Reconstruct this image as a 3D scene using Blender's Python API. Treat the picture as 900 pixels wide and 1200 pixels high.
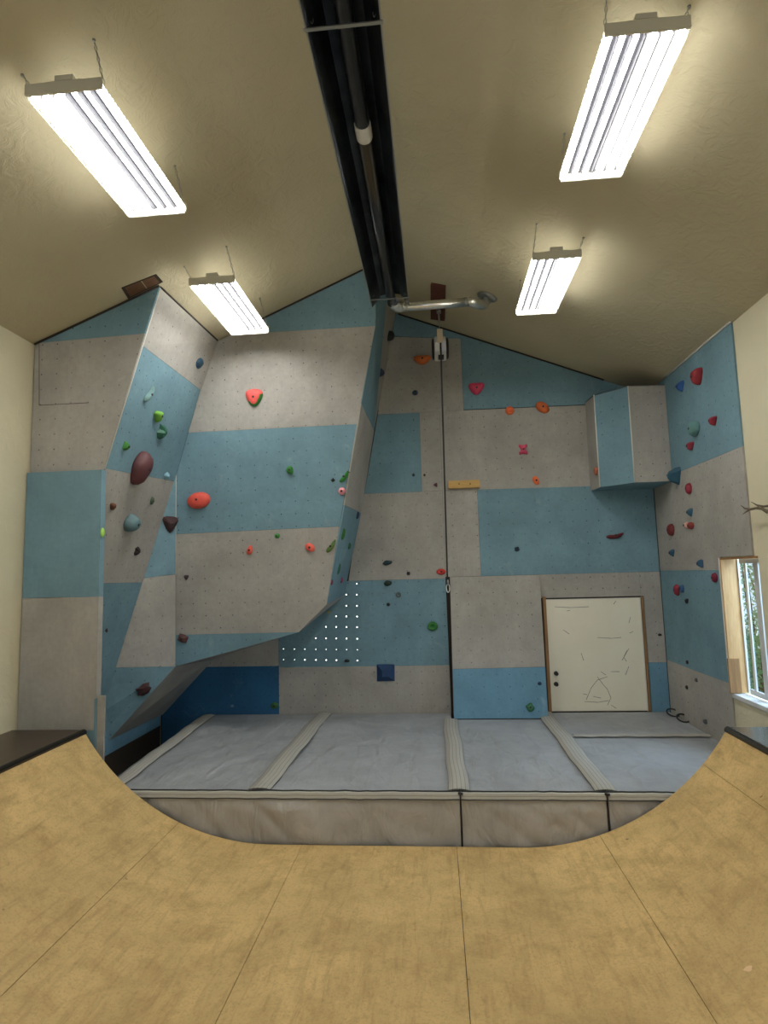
import bpy, bmesh, math, random
from mathutils import Vector, Matrix, noise
random.seed(7)
for o in list(bpy.data.objects): bpy.data.objects.remove(o)
SC = bpy.context.scene
COL = SC.collection
H = 2.30                       # eye height above the floor; plans below are written from eye level
F, YAW, PITCH, ROLL = 685.04, .0846117, .1048271, -.0266204
# ---------------------------------------------------------------- camera
cy, sy, cp, sp = math.cos(YAW), math.sin(YAW), math.cos(PITCH), math.sin(PITCH)
fw = Vector((-sy*cp, cy*cp, sp)); rt = Vector((cy, sy, 0)); up = rt.cross(fw)
c_, s_ = math.cos(ROLL), math.sin(ROLL)
CR = c_*rt + s_*up; CU = -s_*rt + c_*up
cam_d = bpy.data.cameras.new('camera'); cam = bpy.data.objects.new('camera', cam_d); COL.objects.link(cam)
cam.matrix_world = Matrix(((CR.x, CU.x, -fw.x, 0), (CR.y, CU.y, -fw.y, 0), (CR.z, CU.z, -fw.z, H), (0, 0, 0, 1)))
cam_d.sensor_fit = 'VERTICAL'; cam_d.sensor_height = 36; cam_d.lens = 36*F/1200; cam_d.clip_start = .05
SC.camera = cam
# ---------------------------------------------------------------- world, daylight, exposure
w = bpy.data.worlds.new('World'); SC.world = w; w.use_nodes = True
bg = w.node_tree.nodes['Background']; bg.inputs[0].default_value = (.72, .87, 1, 1); bg.inputs[1].default_value = 1.25
def area(name, loc, d, sx, syy, power, col):
    l = bpy.data.lights.new(name, 'AREA'); l.shape = 'RECTANGLE'; l.size = sx; l.size_y = syy; l.energy = power; l.color = col
    o = bpy.data.objects.new(name, l); o.location = (loc[0], loc[1], loc[2]+H)
    o.rotation_euler = Vector(d).to_track_quat('-Z', 'Y').to_euler(); COL.objects.link(o); return o
area('daylight_rear_fill', (-.4, -4.3, -.6), (0, 1, .1), 3.6, 2.6, 26, (.90, .95, 1))  # fill daylight from the opening added behind the eye point
area('daylight_window', (4.1, 5.9, -.15), (-1, .05, -.45), 1.5, 1.8, 150, (.58, .77, 1))
vs = SC.view_settings; vs.view_transform = 'Standard'; vs.look = 'None'; vs.exposure = -0.06; vs.gamma = 1; vs.use_curve_mapping = False

# ---------------------------------------------------------------- plan helpers
def ray(x, y): return CR*((x-450)/F) - CU*((y-600)/F) + fw
def hit(x, y, pl):
    n, d = pl; r = ray(x, y); return r*(d/n.dot(r))
def plane(a, b, c):
    n = (b-a).cross(c-a).normalized()
    if n.dot(a) > 0: n = -n              # faces the room's eye point
    return n, n.dot(a)
Vv = Vector
PY = lambda v: (Vv((0, -1, 0)), -v)
PX = lambda v: (Vv((1, 0, 0)) if v < 0 else Vv((-1, 0, 0)), -abs(v))
PZ = lambda v: (Vv((0, 0, 1)) if v < 0 else Vv((0, 0, -1)), -abs(v))
XL, XR, YB, RX, RZ, SL = -3.87, 2.949, 8.05, -.45, 3.73, .405
ZF, ZM, ZD, ZR = -2.30, -1.857, -1.32, -2.26
def ceil_z(x): return RZ - SL*abs(x-RX)
nL = Vv((SL, 0, -1)).normalized(); nR = Vv((-SL, 0, -1)).normalized()
CLP = (nL, nL.dot(Vv((RX, 0, RZ)))); CRP = (nR, nR.dot(Vv((RX, 0, RZ))))

# ---------------------------------------------------------------- materials
def nodes(name):
    m = bpy.data.materials.new(name); m.use_nodes = True; nt = m.node_tree
    return m, nt, nt.nodes['Principled BSDF']
class NT:
    def __init__(s, nt): s.nt = nt
    def n(s, t, **k):
        x = s.nt.nodes.new(t)
        for a, b in k.items():
            if a[0] == 'i': x.inputs[int(a[1:])].default_value = b
            else: setattr(x, a, b)
        return x
    def l(s, a, b): s.nt.links.new(a, b)
    def m(s, op, a, b=None, c=None):
        x = s.nt.nodes.new('ShaderNodeMath'); x.operation = op
        for i, v in enumerate((a, b, c)):
            if v is None: continue
            if isinstance(v, (int, float)): x.inputs[i].default_value = v
            else: s.l(v, x.inputs[i])
        return x.outputs[0]
    def noise(s, vec, scale, detail=4, rough=.55, dist=0):
        x = s.n('ShaderNodeTexNoise'); x.inputs['Scale'].default_value = scale; x.inputs['Detail'].default_value = detail
        x.inputs['Roughness'].default_value = rough; x.inputs['Distortion'].default_value = dist
        if vec is not None: s.l(vec, x.inputs['Vector'])
        return x.outputs[0]
    def mixc(s, f, a, b):
        x = s.nt.nodes.new('ShaderNodeMix'); x.data_type = 'RGBA'
        if isinstance(f, (int, float)): x.inputs[0].default_value = f
        else: s.l(f, x.inputs[0])
        for i, v in ((6, a), (7, b)):
            if isinstance(v, (tuple, list)): x.inputs[i].default_value = (*v[:3], 1)
            else: s.l(v, x.inputs[i])
        return x.outputs[2]
    def bump(s, h, st, dist=.01):
        x = s.nt.nodes.new('ShaderNodeBump'); x.inputs['Strength'].default_value = st; x.inputs['Distance'].default_value = dist
        s.l(h, x.inputs['Height']); return x.outputs[0]
    def ramp(s, f, a, b):
        x = s.nt.nodes.new('ShaderNodeMapRange'); x.inputs[1].default_value = a; x.inputs[2].default_value = b; s.l(f, x.inputs[0]); return x.outputs[0]
def plain(name, c, r=.5, metal=0, var=.0, bump=0, scale=30, spec=.5):
    m, nt, b = nodes(name); b.inputs['Base Color'].default_value = (*c, 1); b.inputs['Roughness'].default_value = r; b.inputs['Metallic'].default_value = metal
    b.inputs['Specular IOR Level'].default_value = spec
    if var or bump:
        t = NT(nt); tc = t.n('ShaderNodeTexCoord').outputs['Object']; nz = t.noise(tc, scale, 5)
        if var: t.l(t.mixc(nz, tuple(x*(1-var) for x in c), tuple(min(1, x*(1+var)) for x in c)), b.inputs['Base Color'])
        if bump: t.l(t.bump(nz, bump, .01), b.inputs['Normal'])
    return m
def panel_mat(name, c, group=.488, a=(.08, .235, .39), vs_=.1505, chalk=.10, hole=.0073):
    """painted plywood with a drilled grid of bolt holes, chalk smudges and rubber scuffs"""
    m, nt, b = nodes(name); t = NT(nt)
    uv = t.n('ShaderNodeUVMap').outputs[0]; sep = t.n('ShaderNodeSeparateXYZ'); t.l(uv, sep.inputs[0])
    obj = t.n('ShaderNodeTexCoord').outputs['Object']
    u, v = sep.outputs[0], sep.outputs[1]
    um = t.m('MULTIPLY', t.m('FRACT', t.m('DIVIDE', u, group)), group)
    d = t.m('MINIMUM', t.m('MINIMUM', t.m('ABSOLUTE', t.m('SUBTRACT', um, a[0])), t.m('ABSOLUTE', t.m('SUBTRACT', um, a[1]))), t.m('ABSOLUTE', t.m('SUBTRACT', um, a[2])))
    dv = t.m('MULTIPLY', t.m('ABSOLUTE', t.m('SUBTRACT', t.m('FRACT', t.m('DIVIDE', v, vs_)), .5)), vs_)
    r = t.m('SQRT', t.m('ADD', t.m('MULTIPLY', d, d), t.m('MULTIPLY', dv, dv)))
    mask = t.m('LESS_THAN', r, hole)
    # some holes are fainter than others
    n0 = t.noise(obj, 2.2, 2)
    big = t.noise(obj, 1.3, 5, .6, .3); fine = t.noise(obj, 22, 6, .65)
    st = t.n('ShaderNodeMapping'); t.l(uv, st.inputs[0]); st.inputs['Scale'].default_value = (14, 1.2, 1)
    grain = t.noise(st.outputs[0], 3.2, 5, .6)
    lo = tuple(x*.80 for x in c); hi = tuple(min(1, x*1.16) for x in c)
    col = t.mixc(t.ramp(big, .3, .7), lo, hi)
    col = t.mixc(t.m('MULTIPLY', t.ramp(fine, .42, .8), .36), col, tuple(x*.62 for x in c))
    col = t.mixc(t.m('MULTIPLY', t.ramp(grain, .48, .75), .24), col, tuple(x*.7 for x in c))
    sm = t.noise(obj, .8, 6, .7, 1.0); col = t.mixc(t.m('MULTIPLY', t.ramp(sm, .52, .75), .35), col, tuple(x*.6 for x in c))
    ch = t.noise(obj, 3.1, 4, .7, .8)
    col = t.mixc(t.m('MULTIPLY', t.ramp(ch, .62, .8), chalk*2), col, (.7, .7, .68))
    col = t.mixc(t.m('MULTIPLY', mask, t.ramp(n0, .25, .7)), col, tuple(x*.14 for x in c))
    t.l(col, b.inputs['Base Color']); b.inputs['Roughness'].default_value = .82; b.inputs['Specular IOR Level'].default_value = .25
    hgt = t.m('SUBTRACT', t.m('MULTIPLY', fine, .12), mask)
    t.l(t.bump(hgt, .35, .004), b.inputs['Normal'])
    return m
GREY_C = (.385, .37, .34); BLUE_C = (.175, .300, .362)
GREY = panel_mat('grey_panel_paint', GREY_C); BLUE = panel_mat('blue_panel_paint', BLUE_C)
BLUE_LIT = panel_mat('blue_panel_daylit_tint', (.15, .305, .43))  # the panel blue brightened, daylight put into the colour
BLUE_SHADE = panel_mat('blue_panel_shade_tint', (.03, .125, .26), chalk=.04)  # the panel blue darkened, shade under the overhang put into the colour
GREY0 = panel_mat('grey_paint_without_holes', GREY_C, hole=.0001); BLUE0 = panel_mat('blue_paint_without_holes', BLUE_C, hole=.0001)
def drywall(name, c, amt=.5, dist=.008):
    m, nt, b = nodes(name); t = NT(nt); obj = t.n('ShaderNodeTexCoord').outputs['Object']
    a = t.noise(obj, 7, 5, .6, 1.6); a2 = t.noise(obj, 30, 4, .6, .6)
    h = t.m('ADD', t.ramp(a, .42, .58), t.m('MULTIPLY', a2, .45))
    col = t.mixc(t.ramp(t.noise(obj, 1.2, 4), .3, .7), tuple(x*.93 for x in c), tuple(min(1, x*1.04) for x in c))
    t.l(col, b.inputs['Base Color']); b.inputs['Roughness'].default_value = .62; b.inputs['Specular IOR Level'].default_value = .35
    t.l(t.bump(h, amt, dist), b.inputs['Normal']); return m
CEIL = drywall('cream_textured_ceiling_paint', (.50, .45, .31), .32, .007)
CREAM = drywall('cream_wall_paint', (.66, .61, .44), .25, .005)
DARKW = plain('near_black_backing', (.035, .026, .02), .9)  # near black so panel gaps and voids read as shade
def ramp_mat():
    m, nt, b = nodes('worn_tan_ramp_sheet'); t = NT(nt); obj = t.n('ShaderNodeTexCoord').outputs['Object']
    c = (.66, .47, .205)
    big = t.noise(obj, .9, 5, .62, .5); mid = t.noise(obj, 5, 6, .7, .4); fi = t.noise(obj, 60, 4, .7)
    mp = t.n('ShaderNodeMapping'); t.l(obj, mp.inputs[0]); mp.inputs['Scale'].default_value = (22, 3, 10)
    st = t.noise(mp.outputs[0], 1.0, 5, .65, .4)
    col = t.mixc(t.ramp(big, .3, .7), tuple(x*.72 for x in c), tuple(x*1.14 for x in c))
    col = t.mixc(t.m('MULTIPLY', t.ramp(mid, .46, .72), .62), col, (.36, .235, .09))
    col = t.mixc(t.m('MULTIPLY', t.ramp(st, .5, .74), .5), col, (.30, .19, .075))
    col = t.mixc(t.m('MULTIPLY', t.ramp(fi, .5, .75), .5), col, (.26, .17, .07))
    sp_ = t.noise(obj, 14, 2, .5); col = t.mixc(t.m('MULTIPLY', t.ramp(sp_, .755, .79), .7), col, (.12, .08, .05))
    t.l(col, b.inputs['Base Color']); t.l(t.m('ADD', .42, t.m('MULTIPLY', mid, .25)), b.inputs['Roughness'])
    b.inputs['Specular IOR Level'].default_value = .35
    t.l(t.bump(fi, .12, .003), b.inputs['Normal']); return m
RAMP = ramp_mat()
def wood(name, c, c2, scale=(30, 30, 3), rough=.6):
    m, nt, b = nodes(name); t = NT(nt); obj = t.n('ShaderNodeTexCoord').outputs['Object']
    mp = t.n('ShaderNodeMapping'); t.l(obj, mp.inputs[0]); mp.inputs['Scale'].default_value = scale
    t.l(t.mixc(t.ramp(t.noise(mp.outputs[0], 1.5, 5, .6, .6), .3, .7), c, c2), b.inputs['Base Color']); b.inputs['Roughness'].default_value = rough; return m
PINE = wood('pine_wood', (.62, .40, .19), (.50, .28, .11)); JAMB = wood('brown_jamb_wood', (.36, .20, .08), (.25, .13, .05))
BLOCK = wood('yellow_wood_block', (.62, .40, .13), (.50, .30, .09), (4, 30, 30)); REDW = wood('red_brown_wood', (.13, .035, .02), (.07, .02, .012), (4, 30, 30))
BROWN = wood('dark_brown_ply', (.16, .075, .03), (.09, .04, .018), (5, 40, 5))
def fabric(name, c):
    m, nt, b = nodes(name); t = NT(nt); obj = t.n('ShaderNodeTexCoord').outputs['Object']
    big = t.noise(obj, 2.0, 5, .6, .8); fi = t.noise(obj, 190, 2, .5)
    col = t.mixc(t.ramp(big, .3, .7), tuple(x*.84 for x in c), tuple(x*1.12 for x in c))
    col = t.mixc(t.m('MULTIPLY', t.ramp(fi, .4, .75), .2), col, tuple(x*.6 for x in c))
    t.l(col, b.inputs['Base Color']); b.inputs['Roughness'].default_value = .6
    mpf = t.n('ShaderNodeMapping'); t.l(obj, mpf.inputs[0]); mpf.inputs['Rotation'].default_value = (.5, .6, .6); mpf.inputs['Scale'].default_value = (1, .35, .5); fold = t.noise(mpf.outputs[0], 4.5, 3, .45, .9); t.l(t.bump(t.m('ADD', fold, t.m('MULTIPLY', fi, .03)), .5, .10), b.inputs['Normal']); return m
FAB = fabric('pad_fabric_cool_lit', (.34, .36, .38)); FABF = fabric('pad_fabric_warm_lit', (.40, .385, .365))  # one grey fabric; cool top light and warm front light put into the colours
def strip_mat():
    m, nt, b = nodes('beige_hook_tape'); t = NT(nt)
    uv = t.n('ShaderNodeUVMap').outputs[0]; sep = t.n('ShaderNodeSeparateXYZ'); t.l(uv, sep.inputs[0])
    u = sep.outputs[0]; s = t.m('ABSOLUTE', t.m('SINE', t.m('MULTIPLY', u, 3.14159*5)))
    col = t.mixc(t.ramp(s, 0, .3), (.16, .155, .14), (.40, .39, .35))
    obj = t.n('ShaderNodeTexCoord').outputs['Object']
    col = t.mixc(t.m('MULTIPLY', t.ramp(t.noise(obj, 40, 4), .5, .8), .35), col, (.3, .29, .27))
    t.l(col, b.inputs['Base Color']); b.inputs['Roughness'].default_value = .85; return m
TAPE = strip_mat()
BLACK = plain('black_cord', (.012, .012, .014), .5); BLACKM = plain('black_heater_enamel', (.012, .013, .015), .28, 0, spec=.7)
def heat_refl():
    m, nt, b = nodes('dull_dark_reflector_metal'); t = NT(nt); obj = t.n('ShaderNodeTexCoord').outputs['Object']
    t.l(t.mixc(t.ramp(t.noise(obj, 2.5, 4), .35, .7), (.018, .020, .024), (.075, .085, .10)), b.inputs['Base Color'])
    b.inputs['Metallic'].default_value = .8; b.inputs['Roughness'].default_value = .32; return m
REFL = heat_refl()
ALU = plain('galvanised_metal', (.85, .85, .83), .33, 1, .12, .05, 25); ALUD = plain('dull_zinc', (.40, .40, .38), .45, .9)
WHITE = plain('white_enamel', (.62, .59, .50), .45); DOORW = None
def door_mat():
    m, nt, b = nodes('scuffed_cream_door_paint'); t = NT(nt); obj = t.n('ShaderNodeTexCoord').outputs['Object']
    col = t.mixc(t.ramp(t.noise(obj, 1.6, 5, .6), .3, .75), (.80, .76, .62), (.86, .83, .70))
    col = t.mixc(t.m('MULTIPLY', t.ramp(t.noise(obj, 9, 6, .75, .5), .6, .8), .25), col, (.50, .45, .34))
    t.l(col, b.inputs['Base Color']); b.inputs['Roughness'].default_value = .5; return m
DOORW = door_mat(); SCUFF = plain('grey_scuff', (.22, .20, .16), .8)
VINYL = plain('white_vinyl', (.60, .62, .64), .35); CAULK = plain('white_caulk', (.66, .65, .60), .6)
DECKL = plain('worn_brown_deck', (.050, .033, .022), .35, 0, .35, .1, 6); DECKR = plain('slate_deck', (.07, .075, .085), .22, 0, .25, .05, 8)
COPE = plain('black_coping_steel', (.02, .018, .018), .25, .6)
def emis(name, c, s):
    m = bpy.data.materials.new(name); m.use_nodes = True; nt = m.node_tree; nt.nodes.remove(nt.nodes['Principled BSDF'])
    e = nt.nodes.new('ShaderNodeEmission'); e.inputs[0].default_value = (*c, 1); e.inputs[1].default_value = s
    nt.links.new(e.outputs[0], nt.nodes['Material Output'].inputs[0]); return m
FIN = plain('near_black_lamp_fin', (.02, .02, .025), .5)  # near black so the gaps between lit tubes stay dark
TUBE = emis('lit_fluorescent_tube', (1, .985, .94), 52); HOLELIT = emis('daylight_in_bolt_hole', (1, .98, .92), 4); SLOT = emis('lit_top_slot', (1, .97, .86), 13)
def clear(name, gl=.08, tint=(1, 1, 1), white=0):
    m = bpy.data.materials.new(name); m.use_nodes = True; nt = m.node_tree; nt.nodes.remove(nt.nodes['Principled BSDF'])
    a = nt.nodes.new('ShaderNodeBsdfTransparent'); a.inputs[0].default_value = (*tint, 1); g = nt.nodes.new('ShaderNodeBsdfGlossy'); g.inputs['Roughness'].default_value = .05
    if white: g = nt.nodes.new('ShaderNodeBsdfTranslucent'); g.inputs[0].default_value = (.9, .9, .82, 1)
    x = nt.nodes.new('ShaderNodeMixShader'); x.inputs[0].default_value = white or gl
    nt.links.new(a.outputs[0], x.inputs[1]); nt.links.new(g.outputs[0], x.inputs[2]); nt.links.new(x.outputs[0], nt.nodes['Material Output'].inputs[0]); return m
LENS = clear('clear_ribbed_lens', .03); LENSE = clear('prismatic_lens_edge', white=.55); GLASS = clear('window_glass', .07, (.93, .97, .97))

# ---------------------------------------------------------------- mesh builder
class MB:
    def __init__(s): s.v = []; s.f = []; s.sm = []; s.uv = None
    def add(s, vs_, fs, smooth=False):
        k = len(s.v); s.v += [Vv(p) for p in vs_]; s.f += [tuple(i+k for i in f) for f in fs]; s.sm += [smooth]*len(fs); return s
    def box(s, a, b):
        (x0, y0, z0), (x1, y1, z1) = a, b
        p = [(x, y, z) for z in (z0, z1) for y in (y0, y1) for x in (x0, x1)]
        return s.add(p, [(0, 2, 3, 1), (4, 5, 7, 6), (0, 1, 5, 4), (2, 6, 7, 3), (0, 4, 6, 2), (1, 3, 7, 5)])
    def prism(s, poly, off):
        n = len(poly); off = Vv(off); c = sum(poly, Vv())/n
        nn = Vv()
        for i in range(n): nn += (poly[i]-c).cross(poly[(i+1) % n]-c)
        if nn.dot(off) > 0: poly = poly[::-1]          # front face looks against off
        p = list(poly)+[q+off for q in poly]
        return s.add(p, [tuple(range(n)), tuple(range(2*n-1, n-1, -1))]+[(i, i+n, (i+1) % n+n, (i+1) % n) for i in range(n)])
    def tube(s, path, r, seg=10, cap=True, closed=False):
        path = [Vv(p) for p in path]; n = len(path); rs = r if isinstance(r, (list, tuple)) else [r]*n
        vs_, fs = [], []; pu = None
        for i, p in enumerate(path):
            if closed: d = path[(i+1) % n]-path[i-1]
            else: d = path[min(i+1, n-1)]-path[max(i-1, 0)]
            d.normalize()
            u = (Vv((0, 0, 1)) if abs(d.z) < .9 else Vv((1, 0, 0))) if pu is None else pu
            u = (u-d*u.dot(d)).normalized(); pu = u; w_ = d.cross(u)
            for k in range(seg):
                a = 2*math.pi*k/seg; vs_.append(p+(u*math.cos(a)+w_*math.sin(a))*rs[i])
        for i in range(n if closed else n-1):
            j = (i+1) % n
            for k in range(seg): fs.append((i*seg+k, i*seg+(k+1) % seg, j*seg+(k+1) % seg, j*seg+k))
        s.add(vs_, fs, True)
        if cap and not closed:
            k0 = len(s.v)-n*seg
            s.f += [tuple(k0+i for i in range(seg-1, -1, -1)), tuple(k0+(n-1)*seg+i for i in range(seg))]; s.sm += [False, False]
        return s
    def grid(s, fn, nu, nv, smooth=True):
        vs_ = [fn(i/nu, j/nv) for j in range(nv+1) for i in range(nu+1)]
        return s.add(vs_, [(j*(nu+1)+i, j*(nu+1)+i+1, (j+1)*(nu+1)+i+1, (j+1)*(nu+1)+i) for j in range(nv) for i in range(nu)], smooth)
    def build(s, name, mat, parent=None, uvaxes=None, bevel=0, origin=None):
        base = getattr(parent, 'base', None) if False else (Vv(parent['_b']) if parent is not None else None)
        if parent is None:
            if origin is None:
                lo = Vv([min(p[i] for p in s.v) for i in range(3)]); hi = Vv([max(p[i] for p in s.v) for i in range(3)])
                origin = Vv(((lo.x+hi.x)/2, (lo.y+hi.y)/2, lo.z))
            base = origin
        me = bpy.data.meshes.new(name); me.from_pydata([p-base for p in s.v], [], s.f)
        for p, q in zip(me.polygons, s.sm): p.use_smooth = q
        if uvaxes or s.uv:
            ul = me.uv_layers.new(name='UVMap')
            if s.uv:
                for lp in me.loops: ul.data[lp.index].uv = s.uv[lp.vertex_index]
            else:
                o, U, W = uvaxes
                for lp in me.loops:
                    q = s.v[lp.vertex_index]-o; ul.data[lp.index].uv = (q.dot(U), q.dot(W))
        if isinstance(mat, (list, tuple)):
            for m_ in mat: me.materials.append(m_)
        else: me.materials.append(mat)
        me.update()
        bm = bmesh.new(); bm.from_mesh(me)
        if bevel: bmesh.ops.bevel(bm, geom=[e for e in bm.edges if len(e.link_faces) == 2 and e.calc_face_angle(0) > .5], offset=bevel, segments=2, affect='EDGES')
        bmesh.ops.recalc_face_normals(bm, faces=bm.faces); bm.to_mesh(me); bm.free()
        o = bpy.data.objects.new(name, me); COL.objects.link(o)
        o['_b'] = tuple(base)
        if parent is not None: o.parent = parent
        else: o.location = (base.x, base.y, base.z+H)
        return o
def tag(o, label=None, cat=None, group=None, kind=None):
    for k, v in (('label', label), ('category', cat), ('group', group), ('kind', kind)):
        if v: o[k] = v
    return o
def thing(name, loc, label, cat, group=None, kind=None):
    o = bpy.data.objects.new(name, None); COL.objects.link(o); o.location = (loc[0], loc[1], loc[2]+H); o['_b'] = tuple(loc); o.empty_display_size = .1
    return tag(o, label, cat, group, kind)
def clean_up():
    for o in bpy.data.objects:
        if '_b' in o: del o['_b']
def axes(pl, o):
    n = pl[0]; U = Vv((0, 0, 1)).cross(n)
    U = U.normalized() if U.length > .1 else Vv((1, 0, 0))
    return (o, U, n.cross(U).normalized())
def panel(name, pts, mat, parent=None, th=.018, ref=None, shrink=.002, label=None, cat=None, group=None):
    pts = [Vv(p) for p in pts]; n = len(pts); c = sum(pts, Vv())/n
    nn = Vv()
    for i in range(n): nn += (pts[i]-c).cross(pts[(i+1) % n]-c)
    nn.normalize()
    if nn.dot(c) > 0: nn = -nn
    q = [p+(c-p).normalized()*shrink for p in pts]
    mb = MB().prism(q, -nn*th)
    o = mb.build(name, mat, parent, axes((nn, 0), ref or pts[0]))
    if label: tag(o, label, cat, group)
    return o

# ================================================================ THE ROOM
Y0 = -4.2
def struct(mb, name, mat, uvx=None): return tag(mb.build(name, mat, None, uvx), kind='structure')
struct(MB().box((XL-.3, Y0, ZF-.1), (XR+.4, YB+.3, ZF)), 'floor', plain('darkened_floor', (.05, .05, .05), .8, 0, .2, .2, 6))  # floor colour darkened so the gap beside the pads reads as shade
th = .12
zl, zrr = ceil_z(XL-.25), ceil_z(XR+.3)
mb = MB().prism([Vv((RX, Y0, RZ)), Vv((XL-.25, Y0, zl)), Vv((XL-.25, YB+.25, zl)), Vv((RX, YB+.25, RZ))], Vv((0, 0, th)))
mb.prism([Vv((RX, Y0, RZ)), Vv((XR+.3, Y0, zrr)), Vv((XR+.3, YB+.25, zrr)), Vv((RX, YB+.25, RZ))], Vv((0, 0, th)))
struct(mb, 'ceiling', CEIL)
struct(MB().box((XL-.15, Y0, ZF), (XL, YB+.2, ceil_z(XL)-.004)), 'wall_left', CREAM)
gz = lambda x: ceil_z(x)-.006
mb = MB().prism([Vv((XL, YB+.02, ZF)), Vv((XR+.02, YB+.02, ZF)), Vv((XR+.02, YB+.02, gz(XR+.02))), Vv((RX, YB+.02, gz(RX))), Vv((XL, YB+.02, gz(XL)))], Vv((0, .15, 0)))
struct(mb, 'wall_back', DARKW)
# right wall in pieces around the window opening
WY0, WY1, WZ0, WZ1 = 5.69, 6.36, -1.31, .07
XW = XR+.021; ct = ceil_z(XW)-.004
mb = MB().box((XW, Y0, ZF), (XW+.16, WY0, ct)).box((XW, WY1, ZF), (XW+.16, YB+.2, ct))
mb.box((XW, WY0, ZF), (XW+.16, WY1, WZ0)).box((XW, WY0, WZ1), (XW+.16, WY1, ct))
struct(mb, 'wall_right', CREAM)
# unseen rear wall with a wide opening added to let fill daylight in
mb = MB().box((XL, Y0-.15, ZF), (-2.4, Y0, gz(XL))).box((1.6, Y0-.15, ZF), (XW, Y0, gz(XW)))
mb.prism([Vv((-2.4, Y0, .8)), Vv((1.6, Y0, .8)), Vv((1.6, Y0, gz(1.6))), Vv((RX, Y0, gz(RX))), Vv((-2.4, Y0, gz(-2.4)))], Vv((0, -.15, 0)))
struct(mb, 'wall_rear', CREAM)
# white caulk line along the right eave
a, b = Vv((XR-.004, 5.74, ceil_z(XR)-.006)), Vv((XR-.004, 7.45, ceil_z(XR)-.006))
struct(MB().tube([a, b], .011, 6), 'joint_line_1', CAULK)
# window
win = thing('window_1', (XW+.12, (WY0+WY1)/2, WZ0), None, None, kind='structure')
XG = XW+.13
mb = MB()
def frame(mb, y0, y1, z0, z1, x0, x1, t_):
    mb.box((x0, y0, z0), (x1, y0+t_, z1)).box((x0, y1-.014, z0), (x1, y1, z1)).box((x0, y0+t_, z0), (x1, y1-t_, z0+t_)).box((x0, y0+t_, z1-t_), (x1, y1-t_, z1))
frame(mb, WY0, WY1-.02, WZ0+.02, WZ1-.02, XG-.008, XG+.012, .045)
mb.build('window_frame', VINYL, win, bevel=.003)
MB().box((XG-.02, 5.93, WZ0+.06), (XG+.012, 6.01, WZ1-.06)).build('sash', VINYL, win, bevel=.003)
MB().box((XG+.0, 6.19, WZ0+.05), (XG+.018, 6.225, WZ1-.05)).build('sash', VINYL, win, bevel=.002)
MB().box((XG-.002, WY0+.04, WZ0+.06), (XG+.002, 5.93, WZ1-.06)).build('glass_pane', GLASS, win)
MB().box((XG+.012, 6.02, WZ0+.05), (XG+.016, WY1-.03, WZ1-.05)).build('glass_pane', GLASS, win)
MB().box((XR-.012, WY1-.022, WZ0+.02), (XG-.006, WY1, WZ1-.02)).build('window_jamb', PINE, win)
MB().box((XR-.012, WY0, WZ1-.02), (XG-.03, WY1, WZ1)).build('window_head', JAMB, win)
MB().box((XR-.006, WY0-.03, WZ0-.03), (XG-.03, WY1+.0, WZ0+.012)).build('window_sill', VINYL, win, bevel=.004)
MB().box((XR-.02, WY1, WZ0+.03), (XR+.0, WY1+.014, WZ1)).build('edge_bead', CAULK, win)
MB().box((XR-.035, WY1-.045, WZ0+.02), (XR+.075, WY1-.023, WZ0+.36)).build('jamb_patch', JAMB, win)
# outdoors beyond the window: ground and leafy shrubs
struct(MB().box((XW+.2, 2, ZF-.5), (16, 20, ZF-.4)), 'ground', plain('grass_ground', (.10, .16, .05), .9, 0, .4, 0, 5))
LEAFM = [plain('leaf_green_%s' % n_, c, .5, 0, .3, 0, 3) for n_, c in (('light', (.22, .36, .10)), ('mid', (.10, .22, .06)), ('pale', (.34, .44, .22)))]
def shrub(x, y, rx, ry, hh, n, m, label):
    mb = MB()
    for _ in range(n):
        a = random.uniform(0, 2*math.pi); zz = random.uniform(-1, 1); q = random.uniform(.45, 1)**.5; rr = math.sqrt(1-zz*zz)*q
        p = Vv((x+rx*rr*math.cos(a), y+ry*rr*math.sin(a), ZF-.4+hh*(.5+.5*zz*q)))
        d = Vv((random.gauss(0, 1), random.gauss(0, 1), random.gauss(0, 1))).normalized(); e = d.orthogonal().normalized(); L = random.uniform(.05, .11)
        mb.add([p, p+d*L*.5+e*L*.3, p+d*L, p+d*L*.5-e*L*.3], [(0, 1, 2, 3)])
    t = thing('shrub', (x, y, ZF-.4), label, 'shrub', 'shrubs outside the window')
    mb.build('foliage', m, t); st = MB()
    for k in range(5):
        a = k*1.25; st.tube([(x, y, ZF-.4), (x+.2*math.cos(a), y+.2*math.sin(a), ZF-.4+hh*.35), (x+.5*rx*math.cos(a), y+.5*ry*math.sin(a), ZF-.4+hh*.8)], [.03, .02, .008], 6)
    st.build('stem', BROWN, t)
shrub(6.1, 12.0, .8, 1.0, 4.4, 6500, LEAFM[2], 'pale green leafy shrub just outside the right hand window')
shrub(8.2, 15.6, 1.6, 1.6, 6.0, 5200, LEAFM[0], 'light green bush farther back behind the window glass')
shrub(4.75, 9.7, .45, .7, 1.7, 2200, LEAFM[1], 'low dark green shrub seen through the lower window glass')

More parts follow.
